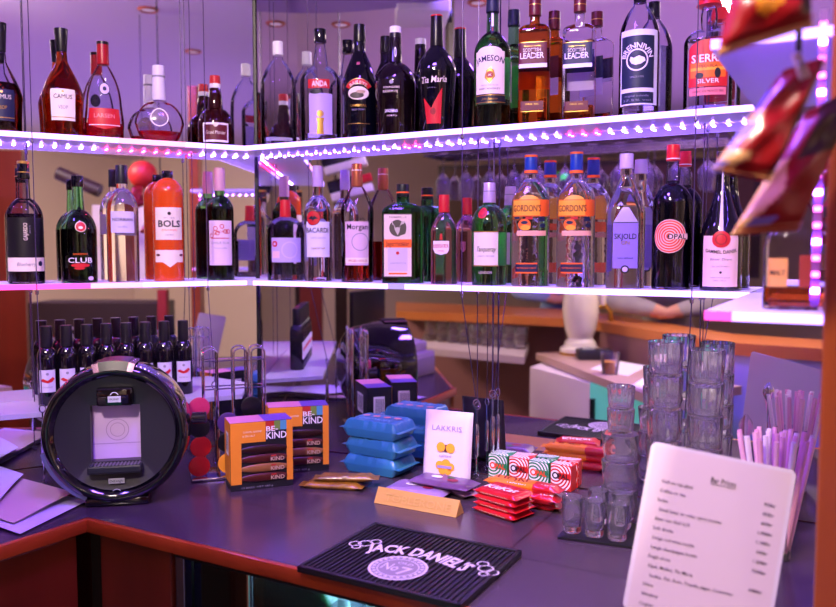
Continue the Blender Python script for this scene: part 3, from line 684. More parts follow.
# ------------------------------------------------------------------ shelves
def bis(d):
    c = (NR + NL).normalized(); return C0 + c * (d / c.dot(NR))
ACRYL = thin('lit_acrylic', '#c8b4ff', 1.3, .15, .6)
EDGE = emis('lit_edge', '#b088ff', 4.8)
EDGEP = emis('lit_edge_pink', '#ff4fc4', 2.4)
LEDW = emis('led_white', '#a070ff', 200)
LEDR = emis('led_red', '#ff2060', 160)
LEDP = emis('led_violet', '#7a48ff', 200)
SD = .124
def led_dots(mb, fn, s0, s1, d, z, mats, step=.03):
    k = 0; s = s0
    while s < s1:
        p = fn(s, d, z); q = (fn(s + .01, d) - fn(s, d)).normalized()
        m = mats(s)
        mb.box((0, 0, 0), (.0055, .003, .0024), m, xf=Matrix.Translation(p) @ Matrix.Rotation(math.atan2(q.y, q.x), 4, 'Z'))
        s += step; k += 1
def shelf(fn, s1, z0, z1, label, mats, edges, side):
    fc = bis(SD)
    sg = (fc - C0).dot(DR if side == 'R' else DL)
    root = empty('glass_shelf', (0, 0, 0), 0, label, 'shelf', 'lit bottle shelves')
    b0 = bis(.0015)
    MB().prism([b0, fc, fn(s1, SD), fn(s1, .0015)], z0, z1, ACRYL).build('shelf_board', root, False)
    mb = MB()
    for a, b, m in edges:
        a = max(a, sg + .001)
        mb.prism([fn(a, SD), fn(b, SD), fn(b, SD + .002), fn(a, SD + .002)], z0, z1, m)
    tag(mb.build('edge_light', root, False), 'glowing front edge')
    mb = MB(); led_dots(mb, fn, .03, s1 - .01, .010, z0 - .003, mats)
    mb.build('led_strip', root, False)
    return root
def zone(*zs):
    def f(s):
        for a, b, m in zs:
            if a <= s <= b: return m
        return LEDW
    return f
shelf(wR, 1.292, UP_B, UP_T, 'upper lit shelf on the right side of the mirror corner', zone((.46, .54, LEDR), (.90, .99, LEDR), (.1, .4, LEDP)), [(0, 1.292, EDGE)], 'R')
shelf(wL, 1.0, UP_B, UP_T, 'upper lit shelf on the left side of the mirror corner', zone((.18, .42, LEDR)), [(0, .22, EDGE), (.22, .38, emis('lit_edge_rose', '#ff9ad0', 2.6)), (.38, 1.0, EDGE)], 'L')
shelf(wR, 1.292, LO_B, LO_T, 'lower lit shelf on the right side of the mirror corner', zone((.0, .12, LEDP), (.5, .62, LEDR)), [(0, .09, emis('dim_edge', '#a58cf0', 1.6)), (.09, .50, EDGE), (.50, .545, emis('dim_edge', '#a58cf0', 1.6)), (.545, 1.292, EDGE)], 'R')
shelf(wL, 1.0, LO_B, LO_T, 'lower lit shelf on the left side of the mirror corner', zone((.36, 1.0, LEDR)), [(0, .33, EDGE), (.33, .45, emis('lit_edge_rose', '#ff9ad0', 2.6)), (.45, 1.0, EDGEP)], 'L')
# end shelves running towards the room on the right
def endshelf(z0, z1, label, pink):
    root = empty('glass_shelf', (0, 0, 0), 0, label, 'shelf', 'lit bottle shelves')
    MB().prism([wR(1.296, .127), wR(1.296, .64), wR(1.47, .64), wR(1.47, .127)], z0, z1, ACRYL).build('shelf_board', root, False)
    mb = MB()
    mb.prism([wR(1.296, .64), wR(1.33, .64), wR(1.33, .642), wR(1.296, .642)], z0, z1, EDGEP if pink else EDGE)
    mb.prism([wR(1.33, .64), wR(1.47, .64), wR(1.47, .642), wR(1.33, .642)], z0, z1, EDGE)
    tag(mb.build('edge_light', root, False), 'glowing front edge')
    mb = MB(); led_dots(mb, lambda s, d, z=0: wR(1.44 - d, s, z), .17, .62, -.02, z0 - .003, lambda s: LEDP if int(s * 50) % 3 else LEDW)
    mb.build('led_strip', root, False)
    return root
endshelf(UP_B, UP_T, 'upper lit end shelf behind the hanging crisp bags', False)
endshelf(LO_B, LO_T, 'lower lit end shelf beside the wooden post, holding one amber bottle', True)
# small shelf with the little wine bottles
SS = CAMZ - .37
root = empty('glass_shelf', (0, 0, 0), 0, 'low clear shelf carrying the row of little wine bottles', 'shelf', 'lit bottle shelves')
MB().prism([wL(.035, .002), wL(.1, .172), wL(1.0, .172), wL(1.0, .002)], SS - .012, SS, thin('low_acrylic', '#c9bcd8', 1.35, .1, .35), r=.001).build('shelf_board', root, False)

# ------------------------------------------------------------------ hanging cables
CABLE = pm('dark_cable', '#55486a', .35, metal=.7)
STEEL = pm('steel', '#9a94a8', .25, metal=1)
def cable(fn, s, d, zb, label, hook=True, r=.0011, dback=None, sback=None):
    root = empty('hanging_cable', fn(s, d, 0), 0, label, 'cable', 'steel cables holding the shelves')
    o0 = fn(s, d, 0)
    pts = [fn(s, d, 2.44) - o0, fn(s, d, LO_B - .01) - o0]
    q = fn(s if sback is None else sback, d if dback is None else dback, zb) - o0
    pts.append(q)
    MB().tube(pts, r, CABLE, 6).build('wire', root)
    mb = MB()
    for z in (UP_B - .006, LO_B - .006):
        mb.lathe([(z - .006, .002), (z - .005, .0038), (z + .004, .0038), (z + .0045, .002)], STEEL, 12, xf=Matrix.Translation(fn(s, d) - o0))
    mb.build('clamp', root)
    if hook:
        mb = MB(); t = Matrix.Translation(q)
        mb.tube([(.007 * math.sin(a), 0, -.009 + .009 * math.cos(a)) for a in [2 * PI * i / 14 for i in range(14)]], .0014, CHROME, 6, True, t)
        L = zb - CNT
        mb.tube([(0, 0, -.018), (0, 0, -L * .30)], .0016, CHROME, 6, xf=t)
        mb.lathe([(-L * .72, .003), (-L * .70, .0048), (-L * .34, .0048), (-L * .30, .003)], CHROME, 12, xf=t)
        mb.tube([(0, 0, -L * .70), (0, 0, -L + .014)], .0016, CHROME, 6, xf=t)
        mb.tube([(.006 * math.sin(a), 0, -L + .0075 + .006 * math.cos(a)) for a in [2 * PI * i / 14 for i in range(14)]], .0014, CHROME, 6, True, t)
        mb.build('turnbuckle', root)
    return root
def s_at(side, px, py, d):
    p = wall_pt(side, px, py, d); return (p - C0).dot(DR if side == 'R' else DL)
SH = SD + .006
cable(wR, s_at('R', 462, 200, SH), SH, 1.10, 'steel cable at front edge of the right shelves, left of the green gin', dback=.05)
cable(wR, s_at('R', 478, 200, .03), .03, 1.09, 'steel cable at back edge of the right shelves, behind the green gin', dback=.028)
cable(wR, s_at('R', 493, 330, .016), .016, 1.12, 'thick steel rod against the right mirror below the shelves', r=.002)
cable(wR, s_at('R', 694, 200, SH), SH, 1.10, 'steel cable at front edge of the right shelves beside the dark bitters', dback=.03, sback=s_at('R', 684.5, 430, .03))
cable(wR, s_at('R', 703, 200, .02), .02, 1.09, 'steel cable at back edge of the right shelves behind the bitters', dback=.012)
cable(wL, s_at('L', 207, 230, SH), SH, 1.12, 'steel cable at front edge of the left shelves beside the wine bottle', dback=.18)
cable(wL, s_at('L', 193, 230, .03), .03, 1.12, 'steel cable at back edge of the left shelves behind the wine bottle', hook=False)
cable(wL, s_at('L', 35, 230, SH), SH, 1.10, 'steel cable at front edge at outer end of the left shelves', dback=.19)
cable(wL, s_at('L', 29, 230, .03), .03, SS + .001, 'steel cable at back edge at outer end of the left shelves', hook=False)

# ------------------------------------------------------------------ counter
def laminate():
    m = pm('dark_laminate', '#4a3f44', .24, spec=.8)
    nt = m.node_tree; b = nt.nodes['Principled BSDF']
    tc = nt.nodes.new('ShaderNodeTexCoord'); mp = nt.nodes.new('ShaderNodeMapping'); mp.inputs['Rotation'].default_value = (0, 0, AR)
    mp.inputs['Location'].default_value = (.12, .05, 0)
    br = nt.nodes.new('ShaderNodeTexBrick'); br.inputs['Scale'].default_value = 1; br.offset = 0
    br.inputs['Brick Width'].default_value = .42; br.inputs['Row Height'].default_value = .335; br.inputs['Mortar Size'].default_value = .0016
    br.inputs['Color1'].default_value = hexc('#493a46'); br.inputs['Color2'].default_value = hexc('#443542'); br.inputs['Mortar'].default_value = hexc('#17121a')
    nz = nt.nodes.new('ShaderNodeTexNoise'); nz.inputs['Scale'].default_value = 260
    mx = nt.nodes.new('ShaderNodeMix'); mx.data_type = 'RGBA'; mx.blend_type = 'MULTIPLY'; mx.inputs['Factor'].default_value = .45
    nt.links.new(tc.outputs['Object'], mp.inputs[0]); nt.links.new(mp.outputs[0], br.inputs['Vector'])
    nt.links.new(tc.outputs['Object'], nz.inputs['Vector'])
    nt.links.new(br.outputs['Color'], mx.inputs['A']); nt.links.new(nz.outputs['Fac'], mx.inputs['B']); nt.links.new(mx.outputs['Result'], b.inputs['Base Color'])
    return m
CK = on_h(88, 517, CNT); CK.z = 0
CE = Vector((-.88, 1.27, 0)); CR = wR(1.75, .665)
CF = Vector((-1.97, .74, 0)); CG = wL(1.9, .002)
root = empty('bar_counter', (0, 0, 0), 0, 'bar counter with dark laminate top and reddish wooden front below the mirrors', 'counter')
MB().prism([bis(.002), wR(1.75, .002), CR, CK, CE, CF, CG], CNT - .03, CNT, laminate()).build('countertop', root, False)
def strip(a, b, z0, z1, t, m, mb, out=1):
    d = (b - a).normalized(); n = Vector((d.y, -d.x, 0)) * out
    mb.prism([a, b, b + n * t, a + n * t], z0, z1, m, r=.003)
LIP = wood('lip_wood', '#c4501e', '#8a2a10', .3, 10, (1, 1, 1), .35)
mb = MB(); n1 = 1
def outn(a, b):
    d = (b - a).normalized(); n = Vector((d.y, -d.x, 0))
    return 1 if (n.dot(Vector((0, 0, 0)) - (a + b) / 2) > 0) else -1
for a, b in ((CK, CR), (CE, CK)):
    strip(a, b, CNT - .027, CNT + .001, .012, LIP, mb, outn(a, b))
mb.build('wooden_lip', root)
mb = MB(); strip(CF, CE, CNT - .034, CNT + .001, .014, TANWOOD, mb, -1); mb.build('wooden_lip', root)
def inset(a, b, k):
    d = (b - a).normalized(); n = Vector((d.y, -d.x, 0)) * outn(a, b); return a - n * k, b - n * k
def panel(name, a, b, t0, t1, z0, z1, m, k=.012, th=.02):
    a2, b2 = inset(a, b, k); d = b2 - a2; p, q = a2 + d * t0, a2 + d * t1
    dd = (q - p).normalized(); n = Vector((dd.y, -dd.x, 0)) * -outn(a, b)
    return MB().prism([p, q, q + n * th, p + n * th], z0, z1, m, r=.002).build(name, root, False)
LW = (CR - CK).length
def front_t(px, py):
    n = (CR - CK).normalized(); nn = Vector((n.y, -n.x, 0))
    p = on_plane(px, py, CK, nn); return (p - CK).dot(n) / LW
tf0, tf1 = front_t(167, 570), front_t(182, 575)
panel('side_panel', CK, CR, .012, tf0 - .002, .0, CNT - .036, REDWOOD)
panel('corner_stile', CK, CR, -.02, .010, 0, CNT - .036, pm('dark_stile', '#120709', .5), .03)
panel('side_panel', CE, CK, .0, .95, 0, CNT - .036, REDWOOD)
panel('side_panel', CK, CR, front_t(470, 607), 1.0, 0, CNT - .036, REDWOOD)
a2 = CE + (CF - CE).normalized() * .004
MB().prism([a2, CF, CF + Vector((-.008, .018, 0)), a2 + Vector((-.008, .018, 0))], 0, CNT - .036, TANWOOD).build('end_panel', root, False)

# fridge under the counter
d = (CR - CK).normalized(); nf = Vector((d.y, -d.x, 0)) * outn(CK, CR)
fr = empty('bottle_fridge', CK + d * (tf0 * LW), math.atan2(d.y, d.x), 'glass-door bottle fridge under the counter edge, lit inside', 'fridge')
FW = .62; FH = CNT - .036
f0 = 1 if nf.dot(Vector((d.y, -d.x, 0))) > 0 else -1
DARKIN = pm('dark_cavity', '#050508', .6)
mb = MB()
mb.box((FW / 2, .40, FH / 2), (FW, .02, FH), DARKIN); mb.box((.006, .22, FH / 2), (.012, .36, FH), DARKIN); mb.box((FW - .006, .22, FH / 2), (.012, .36, FH), DARKIN)
mb.box((FW / 2, .22, .02), (FW, .36, .04), DARKIN); mb.box((FW / 2, .22, FH - .006), (FW, .36, .012), DARKIN)
mb.build('fridge_body', fr, False)
xm = (front_t(241, 590) - tf0) * LW
LIN = pm('bounce_liner', '#d8e2e6', .5); mb = MB()  # white lining added to bounce light onto the bottles
mb.box(((xm + FW) / 2, .386, FH / 2), (FW - xm - .03, .004, FH - .05), LIN); mb.box((xm + .012, .21, FH / 2), (.004, .33, FH - .05), LIN); mb.box((FW - .016, .21, FH / 2), (.004, .33, FH - .05), LIN); mb.box(((xm + FW) / 2, .21, .043), (FW - xm - .03, .33, .004), LIN)
mb.build('bounce_liner', fr, False)
MB().box((FW / 2, .03, FH - .003), (FW, .026, .016), pm('dark_frame', '#0c0c10', .4), .001).build('door_frame', fr, False)
MB().box((.012, .03, FH / 2), (.024, .02, FH), STEEL, .002).build('door_frame', fr, False)
MB().box((xm, .03, FH / 2), (.008, .024, FH), CHROME, .002).build('door_frame', fr, False)
MB().box((xm / 2 + .012, .045, FH / 2), (xm - .03, .004, FH - .02), pm('dark_glass', '#020204', .05, coat=.5)).build('door_pane', fr, False)
MB().box(((xm + FW) / 2, .026, FH / 2), (FW - xm - .012, .003, FH - .02), thin('fridge_glass', '#eafcff', 1.5)).build('door_pane', fr, False)
MB().box(((xm + FW) / 2, .22, FH - .16), (FW - xm - .03, .30, .004), STEEL).build('wire_shelf', fr, False)
MB().box(((xm + FW) / 2, .12, FH - .0145), (FW - xm - .05, .10, .004), emis('fridge_lamp', '#bff2ff', 32)).build('fridge_lamp', fr, False)
cwb = ['clear', 'green', 'clear', 'brown', 'green', 'clear']
bm_ = {'clear': pm('fridge_clear', '#c8d4dc', .1, trans=.6), 'green': pm('fridge_green', '#18a868', .15, trans=.3), 'brown': pm('fridge_brown', '#4a2410', .15, trans=.3)}
for i, c in enumerate(cwb):
    bx = xm + .04 + i * .062
    if bx > FW - .03: break
    p = fr.matrix_basis @ Vector((bx, .085, FH - .157))
    r = empty('mixer_bottle', p, 0, '%s mixer bottle inside the bottle fridge, number %d from its chrome post' % (c, i + 1), 'bottle', 'bottles inside the fridge')
    MB().lathe(fillet([(0, .022), (.001, .026, .003), (.07, .026, .02), (.095, .012, .01), (.118, .011)]), bm_[c], 20).build('glass_body', r)
    MB().lathe([(.114, .0135), (.124, .0135), (.1245, .001)], pm('mint_cap', '#b8f0dc', .4) if c == 'green' else WHITE, 20).build('cap', r)
# ------------------------------------------------------------------ right end: panel, post, led strip
struct(MB().prism([wR(1.437, .655), wR(1.437, .70), wR(1.50, .70), wR(1.50, .655)], CNT + .001, 2.2, wood('post_wood', '#9a4a1c', '#6e2c10', .35, 8, (1, 1, .08), .2), r=.004).build('trim_3', None, False))
root = empty('post_mounted_led_strip', wR(1.425, .64, 0), 0, 'vertical pink LED strip on the inner face of the wooden post', 'light strip')
mb = MB(); LEDV = emis('led_pink', '#ff6ad8', 7)
q0 = wR(1.44, .648)
ang = math.atan2(NR.y, NR.x)
MB().box((0, 0, 1.56), (.002, .010, .36), pm('strip_backing', '#6a3a80', .5), xf=Matrix.Rotation(ang, 4, 'Z')).build('strip_backing', root, False)
for i in range(17):
    mb.box((.004, 0, 1.40 + i * .020), (.004, .008, .006), LEDV if i % 3 else LEDP, xf=Matrix.Rotation(ang, 4, 'Z'))
mb.build('led', root, False)
# ================================================================== THINGS ON THE COUNTER
Z = CNT + .0006
def C(px, py): p = on_h(px, py, CNT); p.z = Z; return p
def ang2(a, b): return math.atan2(b.y - a.y, b.x - a.x)
# ---- coffee machine
BG = pm('gloss_black', '#060609', .08, coat=.8)
MBK = pm('matt_black', '#232229', .4)
p = C(119, 503)
r = empty('coffee_machine', p, face_cam(p, -.16), 'round black capsule coffee machine with back plate coloured by its lavender reflection', 'coffee machine')
p2 = p.copy(); p2.z = 0
k = proj(p)[2] / F
RO = 70.5 * k; zc = RO + .004
XF = Matrix.Translation((0, .06, zc)) @ Matrix.Rotation(PI / 2, 4, 'X')      # lathe axis z -> -y (front)
shell = fillet([(-.13, .001), (-.13, RO * .5, .03), (-.10, RO * .84, .05), (.0, RO, .07), (.085, RO * .97, .03), (.095, RO * .88, .012), (.082, RO * .80, .006), (.078, RO * .79)])
mb = MB().lathe(shell, BG, 64, False, False, XF); mb.build('housing', r)
FX = -.012
# front dish with a rectangular opening
mb = MB(); n = 64; RI = RO * .80
wx0, wx1, wz0, wz1 = -.052, .048, -.062, .058
def rectpt(a):
    c, s = math.cos(a), math.sin(a); hx, hz = (wx1 - wx0) / 2, (wz1 - wz0) / 2
    t = min(hx / abs(c) if abs(c) > 1e-6 else 9, hz / abs(s) if abs(s) > 1e-6 else 9)
    return ((wx0 + wx1) / 2 + c * t, (wz0 + wz1) / 2 + s * t)
angs = sorted(set([2 * PI * i / n for i in range(n)] + [math.atan2((wz1 - wz0) * b, (wx1 - wx0) * a) % (2 * PI) for a in (-1, 1) for b in (-1, 1)]))
y0 = .06 - .082
out = [(RI * math.cos(a), y0, zc + RI * math.sin(a)) for a in angs]
mid = [(rectpt(a)[0] * .5 + RI * .5 * math.cos(a), y0 + .012, zc + rectpt(a)[1] * .5 + RI * .5 * math.sin(a)) for a in angs]
inn = [(rectpt(a)[0], y0 + .016, zc + rectpt(a)[1]) for a in angs]
bk = [(rectpt(a)[0], y0 + .042, zc + rectpt(a)[1]) for a in angs]
mb.loft([out, mid, inn, bk], MBK, False, False); mb.build('front_dish', r)
pl = MB(); pl.recalc = False; fl = Flat(pl, plane_fn((-.002, y0 + .040, zc), (1, 0, 0), (0, 0, 1)))
fl.rect(-.055, .053, -.065, .06, pm('plate_lavender_reflection', '#c4a8dc', .3)); fl.ring(0, .0, .022, .0235, pm('plate_mark', '#9a80b8', .4)); fl.ring(0, .0, .014, .0152, pm('plate_mark', '#9a80b8', .4)); fl.rect(-.055, .053, -.03, -.0285, pm('plate_mark', '#9a80b8', .4), .0008)  # silver plate with its lavender reflection put into the colour
pl.build('back_plate', r)
MB().box((0, y0 + .012, zc + .078), (.074, .03, .04), BG, .006).build('brew_head', r)
pl = MB(); pl.recalc = False; fl = Flat(pl, plane_fn((0, y0 - .0034, zc + .076), (1, 0, 0), (0, 0, 1)))
fl.rect(-.013, .013, -.009, .004, pm('silver_label', '#b8bcc4', .35)); fl.text('PUMP', 0, -.0025, .004, INK, .018); fl.ring(0, .004, .007, .009, pm('silver_label', '#b8bcc4', .35), a0=.3, a1=PI - .3); pl.build('head_badge', r)
mb = MB(); mb.box((-.002, y0 + .018, zc - .074), (.108, .062, .018), MBK, .004)
for i in range(14): mb.box((-.048 + i * .0072, y0 + .012, zc - .0648), (.003, .05, .0016), pm('tray_steel', '#7c7684', .3, metal=.8), xf=None)
mb.build('drip_tray', r, False)
pl = MB(); pl.recalc = False; fl = Flat(pl, plane_fn((0, y0 - .001, zc - .106), (1, 0, 0), (0, 0, 1)))
fl.rect(-.016, .016, .000, .011, pm('silver_label', '#b8bcc4', .35)); fl.text('DeLonghi', 0, .0055, .005, INK, .027); fl.ring(0, -.022, .009, .0105, pm('silver_label', '#b8bcc4', .35), a0=.6, a1=PI - .6); pl.build('badge', r)
mb = MB()
HG = pm('pink_chrome', '#c9a0b8', .18, metal=1)
for a0_, a1_, m, rr in ((-.285, .285, HG, .004), (-.2, .2, BLACK, .0055)):
    ring_ = []
    for yy in (-.028, .05):
        ring_.append([((RO + rr) * math.sin(a0_ + (a1_ - a0_) * i / 12), .06 - (.06 - yy) , zc + (RO * .99 + rr) * math.cos(a0_ + (a1_ - a0_) * i / 12)) for i in range(13)])
    vs = ring_[0] + ring_[1]; mb.add(vs, [(i, i + 1, i + 14, i + 13) for i in range(12)], m)
    vs = [((RO * .9) * math.sin(a0_ + (a1_ - a0_) * i / 12), -.0345, zc + RO * .9 * math.cos(a0_ + (a1_ - a0_) * i / 12)) for i in range(13)]
    mb.add(vs + ring_[0], [(i, i + 1, i + 14, i + 13) for i in range(12)], m)
mb.build('top_handle', r)
# water tank crescent on the lower left
mb = MB(); R2 = RO + .003
pa = [PI + .25 + i * .075 for i in range(13)]
rr = []
for yy in (-.02, .10):
    rr.append([(R2 * math.cos(a), yy, zc + R2 * math.sin(a)) for a in pa] + [(RO * .86 * math.cos(a), yy - .006 * (yy < 0), zc + RO * .86 * math.sin(a)) for a in pa[::-1]])
mb.loft(rr, pm('tank_plastic', '#7f86b8', .2, trans=.3)); mb.build('water_tank', r)
MB().box((0, .06, .010), (.13, .17, .018), BG, .006).build('foot', r)
MB().lathe([(0, .013), (.03, .013), (.031, .01)], BG, 20, xf=Matrix.Translation((RO + .0, .05, zc + .012)) @ Matrix.Rotation(PI / 2, 4, 'Y')).build('side_knob', r)

# ---- capsule rack with capsules
p = C(226, 472)
rz = face_cam(p, .1)
rk = empty('capsule_rack', p, rz, 'chrome wire capsule rack beside the coffee machine', 'rack')
MB().box((0, -.018, .004), (.17, .10, .006), CHROME, .002).build('base_plate', rk)
def hairpin(x, y, h, w=.016):
    pts = [(x - w, y, .004), (x - w, y, h - .012)] + [(x - w * math.cos(a), y, h - .012 + .012 * math.sin(a)) for a in [PI * i / 8 for i in range(1, 8)]] + [(x + w, y, h - .012), (x + w, y, .004)]
    return MB().tube(pts, .0022, CHROME, 8)
hh = at_y(208, 347, p.y).z - Z
for x in (-.034, .036, .078):
    for y in (-.022, .022): hairpin(x, y, hh - (.002 if y < 0 else 0)).build('wire_loop', rk)
for z in (hh * .68, hh * .90): 
    mb = MB()
    for y in (-.022, .022): mb.tube([(-.052, y, z), (.096, y, z)], .0018, CHROME, 6)
    mb.build('cross_wire', rk)
caps = [(-.066, .026, 'red', '#d01e1e'), (-.062, .072, 'red', '#c8201c'), (.001, .028, 'orange', '#e8932a'), (-.064, .118, 'black', '#0d0c12'), (.001, .078, 'black', '#100e14'), (.056, .16, 'black', '#0c0b10'), (.001, .125, 'violet', '#4a2a6a'), (-.064, .165, 'pink', '#b02a5a')]
names = ['lowest red', 'second red', 'orange', 'black', 'black', 'black', 'violet', 'pink']
wh = ['at foot of the rack beside the coffee machine', 'above the lowest red one in the rack', 'at foot of the middle rack column', 'above the two red ones in the rack', 'above the orange one in the rack', 'high in the right column of the rack', 'higher in the middle rack column', 'at top of the column of red ones']
for i, (x, z, cn, hx) in enumerate(caps):
    loc = rk.matrix_basis @ Vector((x, -.0508, z + .007))
    c = empty('coffee_capsule', loc, rz, '%s coffee capsule %s' % (names[i], wh[i]), 'coffee capsule', 'coffee capsules in the wire rack')
    X = Matrix.Rotation(PI / 2, 4, 'X')
    MB().lathe(fillet([(-.024, .001), (-.024, .016, .004), (0, .0225, .003), (.001, .0245), (.0025, .0245), (.003, .022)]), pm('capsule_' + cn, hx, .35), 28, True, False, X).build('capsule_body', c)
    MB().lathe([(.0027, .022), (.0036, .015), (.0036, .001)], pm('capsule_lid_' + cn, hx, .3, bump=(120, .5)), 28, False, True, X).build('foil_lid', c)

# ---- snack bar cartons
OCH = pm('ochre_card', '#e08824', .5)
def carton(pbl, pbr, ytop, dep, label):
    a, b = C(*pbl), C(*pbr); w = (b - a).length; h = at_y(pbl[0], ytop, a.y).z - Z
    r = empty('snack_bar_carton', a, ang2(a, b), label, 'carton', 'orange snack bar cartons')
    mb = MB(); mb.box((w / 2, dep / 2, h / 2), (w, dep, h), INK, .001)
    cb_ = mb.build('carton_box', r, False)
    fr = MB(); fr.recalc = False
    fl = Flat(fr, plane_fn((0, -.0008, 0), (1, 0, 0), (0, 0, 1)))
    W0, W1, H1 = .17 * w, .90 * w, .66 * h
    fl.rect(0, .17 * w, .09 * h, h, OCH, nu=1, nv=1); fl.rect(.90 * w, w, .09 * h, h, OCH, nu=1, nv=1); fl.rect(.17 * w, .56 * w, .70 * h, h, OCH, nu=1, nv=1); fl.rect(.56 * w, .90 * w, .70 * h, h, INK, nu=1, nv=1)
    for k, (c, u0, u1) in enumerate((('#b0281e', .56, .70), ('#6e8a3a', .70, .80), ('#4a90b0', .80, .90))): fl.rect(u0 * w, u1 * w, .86 * h, h, pm('carton_stripe_%d' % k, c, .5), .0008, 1, 1)
    fl.text('BE-', .665 * w, .885 * h, .075 * h, WHITE, .19 * w, .012, off=.0012); fl.text('KIND', .735 * w, .785 * h, .10 * h, WHITE, .33 * w, .014, off=.0012)
    fl.text('CARAMEL ALMOND', .35 * w, .86 * h, .028 * h, CREAM, .3 * w); fl.text('& SEA SALT', .29 * w, .80 * h, .028 * h, CREAM, .2 * w)
    fl.rect(0, w, 0, .09 * h, INK, nu=1, nv=1); fl.text('12 BARS  NET 480 g', .42 * w, .035 * h, .026 * h, GREY, .5 * w)
    fr.build('front_print', cb_, False)
    tp = MB(); tp.recalc = False; fl = Flat(tp, plane_fn((0, 0, h), (1, 0, 0), (0, 1, 0))); fl.rect(0, .55 * w, 0, dep, pm('pink_card', '#c87a9a', .45), nu=1, nv=1); fl.rect(.55 * w, w, 0, dep, pm('violet_card', '#5a3a9a', .45), nu=1, nv=1); tp.build('lid_print', cb_, False)
    for side in (0, 1, 2):
        s_ = MB(); s_.recalc = False
        if side == 0: fn = plane_fn((w + .0006, 0, 0), (0, 1, 0), (0, 0, 1)); ww = dep
        elif side == 1: fn = plane_fn((w, dep + .0006, 0), (-1, 0, 0), (0, 0, 1)); ww = w
        else: fn = plane_fn((-.0006, dep, 0), (0, -1, 0), (0, 0, 1)); ww = dep
        fl = Flat(s_, fn)
        if side == 2: fl.rect(0, ww, .1 * h, h, OCH, .0001, 1, 1)
        fl.rect(.30 * ww, .75 * ww, .50 * h, .84 * h, WHITE, .0005, 1, 1)
        for i in range(12): fl.rect((.34 + i * .03) * ww, (.34 + i * .03 + (.008 if i % 3 else .017)) * ww, .56 * h, .8 * h, INK, .0009, 1, 1)
        s_.build('barcode_print', cb_, False)
    # window with the bars showing
    nb = 4
    for i in range(nb):
        z0 = .10 * h + i * (.56 * h / nb); hb = .56 * h / nb
        bb = MB(); cc = [pm('choc_wrap_a', '#4a1a14', .3), pm('choc_wrap_b', '#8a5a30', .3), pm('choc_wrap_a', '#4a1a14', .3), pm('choc_wrap_c', '#2a100c', .3)][i]
        n = 8; rings = []
        for j in range(13):
            u = j / 12; q = math.sin(PI * min(max(u, .02), .98)) ** .3; x = .17 * w + (.73 * w) * u
            rings.append([(x, -.0012 - .0045 * q * math.sin(PI * t / n) * (1 + .25 * math.sin(j * 2.3)), z0 + hb * (.5 - .46 * q * math.cos(PI * t / n))) for t in range(n + 1)] + [(x, .0, z0 + hb * .5)])
        bb.loft(rings, cc)
        bb.recalc = True
        fl = Flat(bb, plane_fn((0, -.0072, 0), (1, 0, 0), (0, 0, 1)))
        if i < 3: fl.text('KIND', .74 * w, z0 + hb * .45, hb * .42, pm('tan_letter', '#c9a890', .5), .22 * w, .012); fl.rect(.64 * w, .72 * w, z0 + hb * .7, z0 + hb * .84, pm('carton_stripe_0', '#b0281e', .5), 0, 1, 1)
        bb.build('snack_bar', r)
    return r
carton((231, 492), (293, 485), 424, .075, 'orange snack bar carton nearest the capsule rack, in front')
carton((269, 474), (329, 470), 408, .07, 'orange snack bar carton standing behind and right of the front one')

# ---- pillow packs
def pillow(name, w, d, h, parent, m, crimp=.008, nx=14, ny=8, seed=0, dx=0, dy=0, dz=0, sq=(.45, .28)):
    rnd = random.Random(seed); mb = MB(); top = []; bot = []
    for j in range(ny + 1):
        for i in range(nx + 1):
            u, v = i / nx, j / ny
            ex = min(u, 1 - u) * w; ey = min(v, 1 - v) * d
            a = min(1, max(0, (ex - crimp) / (h * sq[0]))) ; b = min(1, ey / (h * sq[1]))
            q = math.sqrt(max(0, 1 - (1 - a) ** 2)) * math.sqrt(max(0, 1 - (1 - b) ** 2))
            x = dx - w / 2 + w * u; y = dy - d / 2 + d * v
            wr = (rnd.random() - .5) * .10 * h
            top.append((x, y, dz + h * .5 + h * .5 * q + wr * (q > .2) + .0004)); bot.append((x, y, dz + h * .5 - h * .5 * q))
    N = (nx + 1) * (ny + 1); fs = []
    for j in range(ny):
        for i in range(nx):
            a = j * (nx + 1) + i
            fs.append((a, a + 1, a + nx + 2, a + nx + 1)); fs.append((N + a, N + a + nx + 1, N + a + nx + 2, N + a + 1))
    edge = [i for i in range(nx + 1)] + [j * (nx + 1) + nx for j in range(1, ny + 1)] + [ny * (nx + 1) + i for i in range(nx - 1, -1, -1)] + [j * (nx + 1) for j in range(ny - 1, 0, -1)]
    for k in range(len(edge)): a, b = edge[k], edge[(k + 1) % len(edge)]; fs.append((a, N + a, N + b, b))
    mb.add(top + bot, fs, m)
    if parent == 'mb': return mb
    return mb.build(name, parent, True, 60)
BLUEW = pm('blue_wrap', '#2f729c', .3, bump=(40, .6), coat=.3)
a, b = C(343, 470), C(398, 480)
pz = ang2(a, b); c = (a + b) / 2 + Vector((-math.sin(pz), math.cos(pz), 0)) * .045
posn = ['bottom of the three', 'middle of the three', 'topmost of the three']
